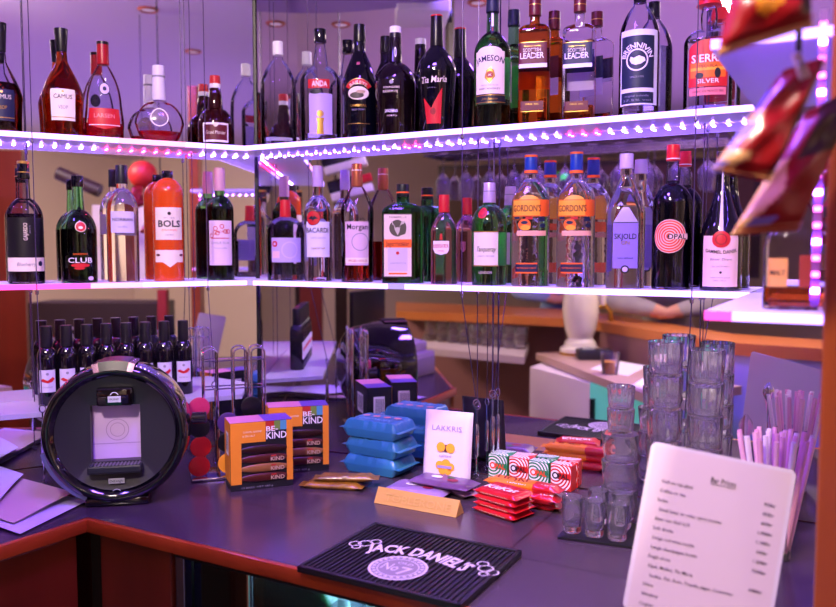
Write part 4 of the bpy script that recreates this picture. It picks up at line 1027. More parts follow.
for i in range(3):
    r = empty('wipes_pack', (c.x + (.003 if i == 1 else -.002), c.y, Z + i * .0435), pz + (.02, -.03, .03)[i], 'blue soft pack stacked by the snack cartons, %s' % posn[i], 'pack', 'blue soft packs in a stack')
    wp = pillow('wrapper', .175, .095, .042, r, BLUEW, seed=i, crimp=.014, sq=(.28, .16), nx=28, ny=20)
    mb = MB(); mb.recalc = False
    fl = Flat(mb, plane_fn((0, 0, .0424), (1, 0, 0), (0, 1, 0)))
    for k in range(4): fl.disc(-.045 + k * .03, .012, .010, pm('salmon_print', '#d88a8a', .5), .0015, .008)
    fl.text('COOKIES', 0, -.02, .012, pm('pale_blue_print', '#9ac0e0', .5), .09, off=.0014)
    mb.build('top_print', wp, False)
# ---- loose bars in yellow and black wrappers
a, b = C(303, 488), C(372, 492)
WR = [pm('yellow_black_wrap', '#c98a1e', .3, noise=(40, '#1a1210'), coat=.3), pm('purple_black_wrap', '#3a1a4a', .3, noise=(50, '#1a1014'), coat=.3), pm('dark_wrap', '#1a1216', .3, noise=(60, '#a87a30'), coat=.3)]
wl = ['yellow and black wrapped bar in front of the snack cartons', 'purple and black wrapped bar lying beside the yellow one', 'dark wrapped bar on top of the loose pair']
for i in range(3):
    q = a.lerp(b, .42 + .1 * i) + Vector((0, (.012, .05, .03)[i], (0, 0, .0145)[i]))
    r = empty('snack_bar', q, ang2(a, b) + (.0, -.22, .15)[i], wl[i], 'snack bar', 'loose snack bars')
    pillow('wrapper', .15, .036, .013, r, WR[i], crimp=.012, seed=10 + i)
# ---- gold chocolate prism
a, b = C(374, 503), C(456, 518)
L = (b - a).length; r = empty('chocolate_bar', a, ang2(a, b), 'triangular gold chocolate bar box in front of the purple sweets', 'chocolate bar')
GC = pm('gold_card', '#c99a52', .35, metal=.25, coat=.3)
mb = MB(); mb.loft([[(x, 0, 0), (x, .036, 0), (x, .018, .031)] for x in (0, L)], GC); wp = mb.build('prism_box', r, False)
mb = MB(); mb.recalc = False; vx = Vector((0, .018, .031)).normalized()
fl = Flat(mb, plane_fn((0, 0, 0), (1, 0, 0), vx)); fl.text('TOBLERONE', L * .52, .017, .016, pm('pale_gold_letter', '#cda25c', .3, metal=.3), L * .8, .012, off=.0012); mb.build('lettering_print', wp, False)
# ---- white sweet bag
a, b = C(424, 482), C(469, 488)
w = (b - a).length * 1.06; h = .166
r = empty('sweet_bag', (a + b) / 2 + Vector((0, .012, 0)), ang2(a, b), 'white standing bag of liquorice sweets with yellow balls', 'bag')
mb = pillow('bag', w, h, .03, 'mb', pm('white_bag', '#d9cbd6', .45, bump=(30, .3)), crimp=.0, nx=14, ny=14, seed=4)
for i, v in enumerate(mb.v):
    x, y, z = v; t = (y + h / 2) / h; mb.v[i] = (x, (z - .015) * -1 * (1.1 - .8 * t) + .02 * t - .0, y + h / 2)
kd = mb.mat(pm('bag_back_foil', '#2a2030', .4))
for i_, f_ in enumerate(mb.f):
    c_ = sum((Vector(mb.v[j]) for j in f_), Vector()) / len(f_)
    if c_.y > .020 * (c_.z / h) + .0005: mb.mi[i_] = kd
wp = mb.build('bag_body', r, True, 60)
mb = MB(); mb.recalc = False
fl = Flat(mb, lambda u, v, off: Vector((u, -.0175 + .030 * (v / h) - off, v)))
fl.text('LAKKRIS', 0, h * .77, .012, pm('lilac_letter', '#9a86b8', .5), w * .62); DKB = pm('dark_berry', '#5a1a3a', .5)
for x, z, m, q in ((-.012, .085, YELL, .011), (.012, .084, YELL, .011), (.001, .083, DKB, .008), (-.012, .044, YELL, .010), (.003, .047, YELL, .012), (.016, .042, YELL, .009), (-.004, .034, YELL, .010), (.01, .033, YELL, .009)): fl.disc(x, z, q, m, .0008 + q * .02)
fl.text('saltad', 0, .066, .006, pm('lilac_letter', '#9a86b8', .5), .03); fl.rect(-.018, .018, .038, .044, pm('lilac_letter', '#9a86b8', .5), .0018)
mb.build('front_print', wp, True)
# ---- flat purple chocolate bars
PUR = [pm('purple_wrap', '#6a4a8a', .35, noise=(18, '#a889b8'), coat=.3), pm('plum_wrap', '#7a5a96', .35, noise=(22, '#4a2030'), coat=.3), pm('violet_wrap', '#8a6aa8', .35, noise=(26, '#b08aa0'), coat=.3)]
pl_ = ['purple chocolate packet nearest the gold prism box', 'plum chocolate packet overlapping the others in front of the white bag', 'small violet chocolate packet beside the red wafer stack']
a, b = C(400, 493), C(470, 500)
for i, (px, py, w, d, dz, ro) in enumerate(((419, 493, .145, .09, 0, .0), (444, 493, .15, .07, .0165, -.1), (461, 494, .085, .045, 0, -.5))):
    q = C(px, py); q.z += dz
    r = empty('chocolate_packet', q, ang2(a, b) - .15 + ro, pl_[i], 'chocolate packet', 'flat purple chocolate packets')
    wp = pillow('wrapper', w, d, .015, r, PUR[i], seed=20 + i)
    mb = MB(); mb.recalc = False; fl = Flat(mb, plane_fn((0, 0, .0155), (1, 0, 0), (0, 1, 0)))
    fl.disc(-.02, .004, .014, pm('white_print', '#ece6ea', .5), .0012, .009); fl.disc(.025, -.004, .013, pm('berry_print', '#8a1a3a', .5), .0012, .01); fl.disc(.012, .012, .01, pm('leaf_print', '#3a6a3a', .5), .0013, .006); mb.build('top_print', wp, False)
# ---- pastille boxes
a, b = C(488, 478), C(571, 493); dv = (b - a).normalized(); az = ang2(a, b); nb = Vector((-dv.y, dv.x, 0))
RB, GB = pm('red_box_card', '#c8201e', .4), pm('green_box_card', '#1c7a4a', .4)
bw = (b - a).length / 4 * .95; bh = at_y(548, 463.5, C(548, 489).y).z - Z
nm = ['leftmost', 'second from the left', 'third from the left', 'rightmost']
for row in range(2):
    for i in range(4):
        q = a + dv * ((b - a).length / 4 * (i + .02)) + nb * (row * .036 + (i % 2) * .004)
        red = (i % 2 == 1)
        hgt = bh * (1.0 if row == 0 else 1.0)
        r = empty('pastille_box', q, az, '%s pastille box with white rings, %s in the %s row' % ('red' if red else 'green', nm[i], 'front' if row == 0 else 'back'), 'pastille box', 'ringed pastille boxes')
        m = RB if red else GB; dd = .028
        cb_ = MB().box((bw / 2, dd / 2, hgt / 2), (bw, dd, hgt), m, .0008).build('carton_box', r, False)
        for face in (0, 1, 2):
            mb = MB(); mb.recalc = False
            fn = [plane_fn((0, 0, 0), (1, 0, 0), (0, 0, 1)), plane_fn((bw, dd, 0), (-1, 0, 0), (0, 0, 1)), plane_fn((0, 0, hgt), (1, 0, 0), (0, 1, 0))][face]
            fl = Flat(mb, fn); top = dd if face == 2 else hgt
            cl = (.001, bw - .001, .001, top - .001); cx_, cz_ = .24 * bw, (.56 * hgt if face != 2 else -.01)
            for k in range(5): fl.ring(cx_, cz_, .0085 + k * .0072, .0085 + k * .0072 + .0034, WHITE, .0005, n=36, clip=cl)
            if face != 2:
                fl.rect(cx_ - .002, bw - .003, cz_ - .0075, cz_ + .0075, m, .0008, 1, 1)
                tc_ = INK if red else RED
                tc_ = INK if red else pm('bright_red_letter', '#e8402a', .4)
                fl.disc(cx_, cz_, .0085, WHITE, .001); fl.ring(cx_, cz_, .0045, .008, tc_, .0014); fl.text('PAL', .64 * bw, cz_, .011, tc_, .52 * bw, .03, off=.0014)
            mb.build(['front_print', 'back_print', 'top_print'][face], cb_, False)
# ---- red wafer stack
a, b = C(472, 511), C(513, 524); wz = ang2(a, b); REDW = pm('red_wrap', '#b8141e', .28, coat=.4, bump=(70, .3))
c = (a + b) / 2 + Vector((-math.sin(wz), math.cos(wz), 0)) * .034
pn = ['bottom one', 'second from the bottom', 'third from the bottom', 'topmost one']
for i in range(4):
    r = empty('wafer_bar', (c.x + .002 * (i % 2), c.y, Z + i * .0128), wz + .04 * (i % 2), 'red wafer bar in the stack before the pastille boxes, %s' % pn[i], 'wafer bar', 'red wafer bars in a stack')
    wp = pillow('wrapper', .112, .066, .0124, r, REDW, crimp=.008, seed=30 + i, nx=24, ny=18, sq=(.3, .2))
    mb = MB(); mb.recalc = False
    fl = Flat(mb, plane_fn((0, -.0335, .007), (1, 0, 0), (0, 0, 1))); fl.text('crispy wafer fingers in milk chocolate', 0, 0, .003, pm('cream_print', '#e6c9a8', .5), .07, off=.001)
    if i == 3:
        fl = Flat(mb, plane_fn((0, 0, .0122), (1, 0, 0), (0, 1, 0))); fl.text('KitKat', -.004, -.002, .022, WHITE, .075, .012, off=.0016, shear=.15, rot=.08)
    mb.build('top_print', wp, False)
# ---- peanut bars
ORW = pm('orange_wrap', '#e0781a', .3, coat=.4, bump=(70, .3))
def pbar(pa, pb, dz, label, big, small):
    a, b = on_h(*pa, CNT + dz + .009), on_h(*pb, CNT + dz + .009); L = (b - a).length; q = (a + b) / 2; q.z = Z + dz
    r = empty('peanut_bar', q, ang2(a, b), label, 'chocolate bar', 'orange and red peanut bars')
    mb = pillow('w', L, .036, .017, 'mb', ORW, crimp=.012, seed=int(pa[0]), nx=20)
    k = mb.mat(REDW)
    for i, f in enumerate(mb.f):
        if sum(mb.v[j][0] for j in f) / len(f) > L * .14: mb.mi[i] = k
    wp = mb.build('wrapper', r, True, 60)
    mb = MB(); mb.recalc = False
    fl = Flat(mb, lambda u, v, off: Vector((u, -.010 + v * .8, .0158 + v * .35 + off)))
    if big: fl.text('LION', -L * .14, .006, .018, pm('lion_letter', '#8a2a10', .5), L * .40, .02); fl.text('PEANUT', -L * .05, -.006, .007, WHITE, L * .26, .012)
    fl.text('2 PACK', L * .33, .0, .010, WHITE, L * .18, .014); mb.build('top_print', wp, False)
pbar((487, 478.5), (563, 491.5), .0356, 'topmost orange peanut bar with red end, before the pastille boxes', True, True)
pbar((486, 488), (562, 501), .0178, 'orange and red peanut bar sandwiched between the other two', False, True)
pbar((488, 494), (563, 507), 0, 'short peanut bar lowest of the three, red end beside the wafer stack', False, True)

# ---- rubber bar mat
A, B, D_ = C(290, 571), C(522, 557), C(375, 528)
az = ang2(D_, B); u_ = (B - D_); L = u_.length; W = .248
r = empty('bar_mat', D_, az, 'black ribbed rubber bar mat with raised grey lettering and round seal', 'bar mat')
RUB = pm('black_rubber', '#121014', .42)
mb = MB(); mb.box((L / 2, -W / 2, .004), (L, W, .007), RUB, .002); mb_ = mb.build('mat_base', r)
mb = MB()
for s in ((0, -.004, L, .008), (0, -W + .004, L, .008)): mb.box((L / 2, s[1], .009), (L, .008, .006), RUB, .0015)
for x in (.004, L - .004): mb.box((x, -W / 2, .009), (.008, W, .006), RUB, .0015)
mb.build('raised_rim', r)
mb = MB(); nx, ny = 30, 46
for i in range(nx):
    x = .013 + (L - .026) * i / (nx - 1); mb.box((x, -W / 2, .0088), (.0032, W - .022, .0034), RUB)
mb.build('ribs', mb_, False)
SILV = pm('silver_rubber', '#c0b0bc', .4)
mb = MB(); mb.recalc = False; fl = Flat(mb, plane_fn((L / 2 + .0, -W / 2, .0108), (1, 0, 0), (0, 1, 0)))
fl.text('JACK DANIEL\'S', .006, .026, .034, SILV, .205, .035, arc=.24)
for sx in (-1, 1):
    x0 = .012 + sx * .118
    for k, (dx, dy, rr) in enumerate(((0, .018, .014), (sx * .016, .008, .012), (-sx * .012, .034, .011), (sx * .006, -.004, .009))): fl.ring(x0 + dx, dy - .012 + .012, rr - .003, rr, SILV, .0012)
fl.ring(.0, -.048, .046, .0505, SILV); fl.ring(.0, -.048, .034, .036, SILV)
fl.disc(0, -.048, .0505, pm('dull_silver_rubber', '#7a6c7c', .45), .0002)
for k in range(24):
    a = 2 * PI * k / 24; fl.disc(.041 * math.cos(a), -.048 + .041 * math.sin(a), .003, SILV, .0012)
fl.text('No', -.012, -.05, .026, SILV, .03, .01); fl.text('7', .016, -.056, .03, SILV, .02, .014); fl.text('OLD', .004, -.027, .009, SILV, .03, .01, arc=.03)
mb.build('raised_lettering', mb_, False)

# ---- glasses
TG = thin('tumbler_glass', '#efeaf8', 1.5, .02, .03)
GS = pm('thick_glass', (1, 1, 1), .0, trans=.975, ior=1.42)
def tumbler_mesh(rb, rt, h, wall, base, ribs=0, N=48):
    mb = MB()
    prof = [(0, rb * .2), (0, rb * .92), (.002, rb), (h * .5, (rb + rt) / 2), (h - .001, rt), (h, rt - wall * .5), (h - .001, rt - wall), (h * .5, (rb + rt) / 2 - wall), (base + .003, rb - wall), (base, rb - wall - .003), (base, rb * .2)]
    rings = []
    for i, (z, q) in enumerate(prof):
        amp = .0 if not ribs or i in (0, 1, 9, 10) or z > h * .82 or i > 5 else .0011
        rings.append([((q + amp * math.cos(ribs * 2 * PI * j / N)) * math.cos(2 * PI * j / N), (q + amp * math.cos(ribs * 2 * PI * j / N)) * math.sin(2 * PI * j / N), z) for j in range(N)])
    mb.loft(rings, GS, True, True); return mb
def glass_thing(name, loc, label, group, mesh, flip=False):
    o = bpy.data.objects.new(name, mesh); COL.objects.link(o); o.location = loc
    if flip: o.rotation_euler = (PI, 0, 0); o.location.z += flip
    return tag(o, label, 'glass', group)
def proto(mb):
    o = mb.build('proto', None, True, 50); me = o.data; bpy.data.objects.remove(o); return me
# tall tumbler stacks by the mirror
k = 1.66 / F
M_T = proto(tumbler_mesh(.031, .0355, .076, .0022, .011, 16, 64))
ordn = ['bottom', 'second', 'third', 'fourth', 'top']
for (px, ytop, nst, nmx) in ((664, 341, 5, 'left tall stack behind the price sheet'), (705, 354, 5, 'right tall stack behind the price sheet')):
    q = wR(s_at('R', px, 430, .068), .068, Z)
    top = at_y(px, ytop, q.y).z - Z
    st = (top - .076) / (nst - 1)
    for i in range(nst): glass_thing('tumbler', (q.x, q.y, Z + i * max(st, .0665)), 'ribbed clear tumbler, %s one of the %s' % (ordn[i], nmx), 'tumblers in two tall stacks', M_T)
# shorter mixed stack in front
q = C(619, 517)
kk = proj(q)[2] / F
M_W = proto(tumbler_mesh(15.5 * kk, 18.4 * kk, 30 * kk, .002, .006, 0, 48))
M_S = proto(tumbler_mesh(11.5 * kk, 13.6 * kk, 24.5 * kk, .002, .006, 16, 64))
z = Z; h1 = 27.5 * kk
for i in range(3): glass_thing('rocks_glass', (q.x, q.y, z + i * h1), 'plain wide rocks glass, %s one in the stack beside the pastille boxes' % ['bottom', 'middle', 'top'][i], 'rocks glasses in a short stack', M_W)
z += 2 * h1 + 30 * kk + .0006
for i in range(2): glass_thing('ribbed_glass', (q.x, q.y, z + i * 22.5 * kk), 'small ribbed glass stacked on the rocks glasses, %s one' % ['lower', 'upper'][i], 'ribbed glasses on the short stack', M_S)
# shot glasses on their mat
q0, q1, q2, q3 = C(557, 539), C(632, 549), C(650, 527), C(575, 519)
MB().prism([q0, q1, q2, q3], CNT + .0004, CNT + .005, RUB, r=.001)
mm = MB().prism([q0, q1, q2, q3], CNT + .0006, CNT + .005, RUB, r=.001).build('bar_mat', None)
tag(mm, 'small dark rubber mat under the shot glasses', 'bar mat')
kk = 1.47 / F
M_SH = proto(tumbler_mesh(9.4 * kk, 10.9 * kk, 37 * kk, .0022, .012, 0, 40))
for px, py, lb in ((572, 534, 'front row, nearest the red pastille box'), (594, 538, 'front row, middle'), (617, 542, 'front row, beside the price sheet'), (598, 526, 'back row, left'), (622, 530, 'back row, right')):
    q = C(px, py); q.z = CNT + .0056
    glass_thing('shot_glass', q, 'clear shot glass on the small dark mat, ' + lb, 'shot glasses on the small mat', M_SH)

# ---- straws, spoons
q = C(772, 556)
hold = empty('straw_holder', q, 0, 'clear beaker of pink and white straws behind the price sheet', 'holder')
MB().loft([[(r_ * math.cos(2 * PI * j / 36), r_ * math.sin(2 * PI * j / 36), z_) for j in range(36)] for z_, r_ in ((0, .01), (0, .030), (.14, .036), (.14, .0345), (.004, .0285), (.004, .01))], TG).build('beaker', hold)
rnd = random.Random(5)
S1 = [pm('pink_straw', '#eab4c8', .4), pm('pale_straw', '#eedde6', .4), pm('rose_straw', '#dc9cbc', .4)]
protos = []
for m in S1:
    mb = MB(); n = 10; L = .215
    vs = [(.0043 * math.cos(2 * PI * j / n), .0043 * math.sin(2 * PI * j / n), z_) for z_ in (0, L) for j in range(n)] + [(.0037 * math.cos(2 * PI * j / n), .0037 * math.sin(2 * PI * j / n), z_) for z_ in (L, 0) for j in range(n)]
    fs = [(k_ * n + j, k_ * n + (j + 1) % n, (k_ + 1) * n + (j + 1) % n, (k_ + 1) * n + j) for k_ in range(3) for j in range(n)]
    mb.add(vs, fs, m); o = mb.build('proto'); protos.append(o.data); bpy.data.objects.remove(o)
k = 0
for ring_, cnt in ((.005, 3), (.0135, 8), (.0235, 14)):
    for j in range(cnt):
        a = 2 * PI * j / cnt + ring_ * 50
        o = bpy.data.objects.new('drinking_straw', protos[k % 3]); COL.objects.link(o)
        o.location = (q.x + ring_ * math.cos(a), q.y + ring_ * math.sin(a), Z + .006)
        t = ring_ * 7.5; o.rotation_euler = Vector((math.cos(a) * t, math.sin(a) * t, 1)).to_track_quat('Z', 'Y').to_euler()
        tag(o, '%s drinking straw fanned out in the clear beaker' % ['pink', 'pale pink', 'deep pink'][k % 3], 'straw', 'straws in the beaker'); k += 1
def spoon(px, py, d, label):
    s = s_at('R', px, py, d); b0 = wR(s, d, Z); top = at_y(px, py, b0.y).z
    r = empty('bar_spoon', b0, face_cam(b0), label, 'spoon', 'bar spoons')
    h = top - Z
    MB().tube([(0, 0, .0), (0, 0, h - .02)], .002, CHROME, 8).build('handle', r)
    mb = MB(); rings = []
    for i in range(11):
        u = i / 10; w_ = .0125 * math.sin(PI * min(max(u, .04), .97)) ** .7
        rings.append([(w_ * math.cos(2 * PI * j / 16), .003 * math.sin(2 * PI * j / 16) * math.sin(PI * max(u, .05)) + .004 * math.sin(PI * u) * (1 - (math.cos(2 * PI * j / 16)) ** 2), h - .026 + .044 * u) for j in range(16)])
    mb.loft(rings, CHROME); mb.build('bowl', r)
spoon(746, 424, .20, 'long bar spoon standing bowl up beside the straws')
gj = C(775, 530)
o = empty('clip_jar', gj, 0, 'small glass jar with metal lid behind the straws', 'jar'); MB().lathe(fillet([(0, .02), (.001, .03, .004), (.10, .03, .01), (.12, .026)]), TG, 30).build('jar_body', o); MB().lathe(fillet([(.12, .029), (.121, .03, .002), (.136, .03, .002), (.1365, .001)]), CHROME, 30).build('lid', o)

# ---- laminated price sheet
TLp, TRp = (652, 441), (797, 471)
y0 = 1.13
TL = at_y(TLp[0], TLp[1], y0)
W_, H_ = .216, .300
TR = at_y(TRp[0], TRp[1], y0 - .035)
ux = (TR - TL); W_ = ux.length; ux.normalize()
bl = at_y(631, 600, y0 - .03)
vx = (TL - bl); vx = (vx - ux * vx.dot(ux)).normalized()
nn = ux.cross(vx)
ZL = TL.z; zmin = min((TL - vx * H_).z, (TR - vx * H_).z)
H_ = H_ * 1.0
if zmin < CNT + .001: H_ -= (CNT + .001 - zmin) / vx.z
elif zmin > CNT + .001: H_ += (zmin - CNT - .001) / vx.z
Mx = Matrix((ux, vx, nn)).transposed().to_4x4(); Mx.translation = TL - vx * H_
r = bpy.data.objects.new('price_sheet', None); COL.objects.link(r); r.matrix_world = Mx; r.empty_display_size = .05
tag(r, 'laminated white bar price sheet standing at the front of the counter', 'price list')
def rrect(w, h, rad, n=6):
    out = []
    for cx_, cy_, a0 in ((w - rad, rad, -PI / 2), (w - rad, h - rad, 0), (rad, h - rad, PI / 2), (rad, rad, PI)):
        for i in range(n + 1): a = a0 + PI / 2 * i / n; out.append((cx_ + rad * math.cos(a), cy_ + rad * math.sin(a)))
    return out
MB().prism([(x, y) for x, y in rrect(W_, H_, .009)], -.0008, 0, pm('laminate_film', '#d8cdd6', .12, coat=1.0)).build('laminate', r, False)
mb = MB(); mb.recalc = False
PAP = pm('price_paper', '#d2c0c4', .35, coat=.8)
fl = Flat(mb, lambda u, v, off: Vector((u, v, off))); fl.poly(rrect(W_, H_, .009)[0:] and [(.006, .004), (W_ - .006, .004), (W_ - .006, H_ - .005), (.006, H_ - .005)], PAP, .0003); pp_ = mb.build('paper', r, False)
mb = MB(); mb.recalc = False; fl = Flat(mb, lambda u, v, off: Vector((u, v, off))); TX = pm('sheet_ink', '#3a3038', .6)
fl.text('Bar Prices', W_ * .53, H_ - .036, .0075, TX, .034, .012); fl.rect(W_ * .53 - .017, W_ * .53 + .017, H_ - .0425, H_ - .0415, TX, .0009, 1, 1)
lines = [('Gull on tap glass', '950kr'), ('Coffee or tea', '450kr'), ('Sodas', '450kr'), ('Small beer or cider spirit bottles', '1.000kr'), ('Beer can Gull 0,5l', '1.100kr'), ('Soft drinks', '500kr'), ('Large red wine bottle', '1.200kr'), ('Large champagne bottle', '7500kr'), ('Single shots', ''), ('Opal, Malibu, Tia Maria', '1000kr'), ('Vodka, Gin, Rum, Tequila, Jager, Cointreau', ''), ('Wine', '1.100kr'), ('Whiskey', '1400kr'), ('Cognac', '1500kr')]
for i, (t, pr) in enumerate(lines):
    yy = H_ - .052 - i * .0133
    ww = text_geo(t, .006)[2] * .0052 / CAP
    fl.text(t, .020 + ww / 2, yy, .0046, TX, None, .006)
    if pr: fl.text(pr, W_ * .86, yy - .002, .0046, TX, None, .014)
mb.build('printed_text', pp_, False)

# ---- loose papers on the left counter
PW = pm('white_paper', '#cfcbe0', .6)
def paper(pts, dz, label, m, seed, curl=.0):
    P = [C(*p) for p in pts]; cen = sum(P, Vector()) / 4; rn = random.Random(seed); mb = MB(); n = 8
    vs = []
    for j in range(n + 1):
        for i in range(n + 1):
            u, v = i / n, j / n
            a = P[0].lerp(P[1], u); b = P[3].lerp(P[2], u); q = a.lerp(b, v)
            z = dz + .004 * math.sin(3 * u + seed) * math.sin(2.2 * v + seed) + .004 + curl * max(0, u - .55) ** 2
            vs.append((q.x - cen.x, q.y - cen.y, z))
    fs = [(j * (n + 1) + i, j * (n + 1) + i + 1, (j + 1) * (n + 1) + i + 1, (j + 1) * (n + 1) + i) for j in range(n) for i in range(n)]
    N = len(vs); vs += [(x, y, z - .0006) for x, y, z in vs]; fs += [tuple(N + i for i in f)[::-1] for f in fs]
    edge = [i for i in range(n + 1)] + [j * (n + 1) + n for j in range(1, n + 1)] + [n * (n + 1) + i for i in range(n - 1, -1, -1)] + [j * (n + 1) for j in range(n - 1, 0, -1)]
    for k in range(len(edge)): a, b = edge[k], edge[(k + 1) % len(edge)]; fs.append((a, N + a, N + b, b))
    mb.add(vs, fs, m); o = mb.build('paper_sheet', None, True, 50); o.location = (cen.x, cen.y, Z)
    return tag(o, label, 'paper', 'papers on the left counter')
paper([(-60, 512), (-20, 474), (87, 503), (20, 536)], 0, 'lowest white sheet of the papers, its corner pointing at the coffee machine', PW, 1)
paper([(-70, 505), (-30, 468), (74, 500), (14, 528)], .009, 'middle tan-edged sheet of the papers beside the coffee machine', pm('tan_paper', '#c9b0a8', .6), 2)
paper([(-80, 498), (-40, 462), (24, 484), (-4, 515)], .018, 'top small sheet of the papers at the edge of the counter', pm('lilac_paper_sheet', '#dcd8f0', .6), 3)
paper([(-60, 452), (-20, 432), (36, 432), (8, 456)], 0, 'tan sheet standing in for a mirror reflection, left of the coffee machine', pm('tan_paper', '#c9b0a8', .6), 4, .1)  # loose sheet placed for the paper reflected in the left mirror
# ================================================================== LITTLE WINE BOTTLES
GW = 'row of little wine bottles on the low shelf'
pxs = [47, 67, 87.5, 107, 126.5, 145.5, 164.5, 183.5]
def mini(px, label):
    p = wall_pt('L', px, 360, .085); p.z = SS
    b = Bottle('mini_wine_bottle', label, p, px, 327, 18.6, [('b', 7.6), ('b', 9.1, .002), (360, 9.1, .003), ('S', 358, 9.1, 347, 5, 1.9, .7), (340, 5), (330, 4.8), (329, .5)], group=GW)
    return b
p = wall_pt('L', 47, 360, .085); p.z = SS
b0 = mini(47, 'little dark wine bottle on the low shelf, first in the row from outer end')
b0.body(DARKG); b0.cap(326, 347, 11, 11.4, pm('dark_screwcap', '#131019', .3)); b0.label_on(); b0.patch(-8, 8, 369, 391, pm('mini_label', '#c9c2d6', .5), nu=16)
b0.poly([(-7, 379), (-4, 377.5), (0, 379.5), (5, 376), (7, 378), (4, 381), (0, 382), (-5, 380.5)], RED); b0.text('RESERVA', 0, 386, 1.6, GREY, 9); b0.disc(0, 373, 1.4, GREY); b0.done()
on_ = ['first', 'second', 'third', 'fourth', 'fifth', 'sixth', 'seventh', 'last']
for i, px in enumerate(pxs[1:], 1):
    p = wall_pt('L', px, 358, .085); p.z = SS + .0006
    dup(b0.root, p, face_cam(p), 'little dark wine bottle on the low shelf, %s in the row from outer end' % on_[i])

# ---- amber bottle on the lower end shelf
p = wR(1.398, .545, LO_T)
b = Bottle('whisky_bottle', 'wide clear bottle low on amber spirit, on the lower end shelf beneath the crisp bags', p, 803, 168, 62,
    [('b', 28), ('b', 31, .004), (235, 31, .03), (214, 16, .03), (202, 9, .01), (180, 8), (178, .5)], shelf='lo', n=3, q=.9, neckz=214)
b.body(G_THIN); b.liquid(287, COGNAC, .003); b.glass_base(.01); b.cap(168, 188, 19, 20, BLACK); b.label_on(); b.patch(-27, -8, 258, 286, pm('amber_label', '#c98a4a', .5)); b.patch(2, 14, 255, 286, pm('rust_label', '#8a2a24', .5)); b.text('MALT', -17, 272, 5, INK, 14, .01); b.done()

# ================================================================== HANGING CRISP BAGS
RBAG = pm('red_foil_bag', '#8c0c13', .38, coat=.15); MBAG = pm('maroon_foil_bag', '#3a080f', .35, coat=.15); CBAG = pm('cream_print_and_lit_fold', '#d9a870', .3, coat=.4); LBAG = pm('lilac_foil_print', '#8a7ad0', .25, coat=.4); YBAG = pm('yellow_foil_print', '#d98a20', .3, coat=.4)
def crisp_bag(corners, y, dy, thick, fn, label, seed, ax=(1, 1)):
    """corners: pixel rows TL TR BR BL; y: distance, dy: how far each corner is set back"""
    P = [at_y(c[0], c[1], y + d) for c, d in zip(corners, dy)]
    cen = sum(P, Vector()) / 4; rn = random.Random(seed)
    nx, ny = 26, 30; nrm = (P[1] - P[0]).cross(P[3] - P[0]).normalized()
    if nrm.y > 0: nrm = -nrm
    ph = [rn.uniform(0, 6) for _ in range(6)]
    F_, B_ = [], []
    for j in range(ny + 1):
        for i in range(nx + 1):
            u, v = i / nx, j / ny
            q = P[0].lerp(P[1], u).lerp(P[3].lerp(P[2], u), v)
            e = (max(0, 1 - (2 * u - 1) ** 2) ** .5) * (max(0, 1 - (2 * v - 1) ** 4) ** .8)
            if v < .07 or v > .93: e *= .25
            wv = .10 * math.sin(9 * u + 4 * v + ph[0]) * math.sin(7 * v + ph[1]) + .06 * math.sin(17 * v - 6 * u + ph[2])
            h = thick * e * (1 + wv * 2)
            F_.append(q - cen + nrm * (h + .0004)); B_.append(q - cen - nrm * h * .8)
    N = (nx + 1) * (ny + 1); mb = MB()
    fs = {}
    mats = {'r': RBAG, 'm': MBAG, 'c': CBAG, 'l': LBAG, 'y': YBAG}
    for j in range(ny):
        for i in range(nx):
            a = j * (nx + 1) + i; k = fn((i + .5) / nx, (j + .5) / ny, ph)
            fs.setdefault(k, []).append((a, a + 1, a + nx + 2, a + nx + 1)); fs.setdefault('r', []).append((N + a, N + a + nx + 1, N + a + nx + 2, N + a + 1))
    edge = [i for i in range(nx + 1)] + [j * (nx + 1) + nx for j in range(1, ny + 1)] + [ny * (nx + 1) + i for i in range(nx - 1, -1, -1)] + [j * (nx + 1) for j in range(ny - 1, 0, -1)]
    for k in range(len(edge)): a, b = edge[k], edge[(k + 1) % len(edge)]; fs.setdefault('r', []).append((a, N + a, N + b, b))
    mb.v = [tuple(v) for v in F_ + B_]
    for k, l in fs.items():
        mi = mb.mat(mats[k])
        for f in l: mb.f.append(list(f)); mb.mi.append(mi)
    root = empty('hanging_crisp_bag', cen, 0, label, 'crisp bag', 'hanging crisp bags')
    fb_ = mb.build('foil_bag', root, True, 75)
    sl = MB()
    d0 = (P[2] - P[3]).normalized(); d1 = (P[0] - P[3]).normalized()
    for k in range(2): sl.tube([P[3] - cen + d1 * (.004 + .006 * k) + nrm * .002, P[2] - cen + d1 * (.004 + .006 * k) + nrm * .002], .0009, pm('bag_seal', '#c98a5a', .35), 6)
    sl.build('bottom_seal', fb_)
    return root
def f1(u, v, ph):
    if v > .94: return 'c'
    if u > .70 - .1 * math.sin(5 * v) and v < .86: return 'm'
    if (u - .42) ** 2 / .07 + (v - .48) ** 2 / .09 + .15 * math.sin(11 * u + 9 * v) < .9: return 'y'
    return 'r'
def f2(u, v, ph):
    if u < .13 + .06 * math.sin(14 * v) and v > .2: return 'l' if math.sin(17 * v + 3) > -.3 else 'c'
    if .70 < v < .92 and u < .42 - 1.3 * abs(v - .84) and math.sin(23 * v) > -.6: return 'c'
    if u < .30 - 1.6 * abs(v - .60): return 'c'
    if u > .90: return 'c' if u > .945 else 'm'  # light on the right-hand fold painted as a cream strip
    return 'r'
def f3(u, v, ph):
    if u < .36 - .9 * abs(v - .66) and v > .4: return 'c'
    if v < .42 and u > .25: return 'm'
    if .86 < v < .93 and .1 < u < .5: return 'l'
    return 'r'
YB = .80
crisp_bag([(742, -68), (806, -74), (812, 27), (717, 57)], YB - .05, (0, 0, 0, 0), .022, f1, 'topmost hanging crisp bag, red with yellow print, cut by the frame', 1)
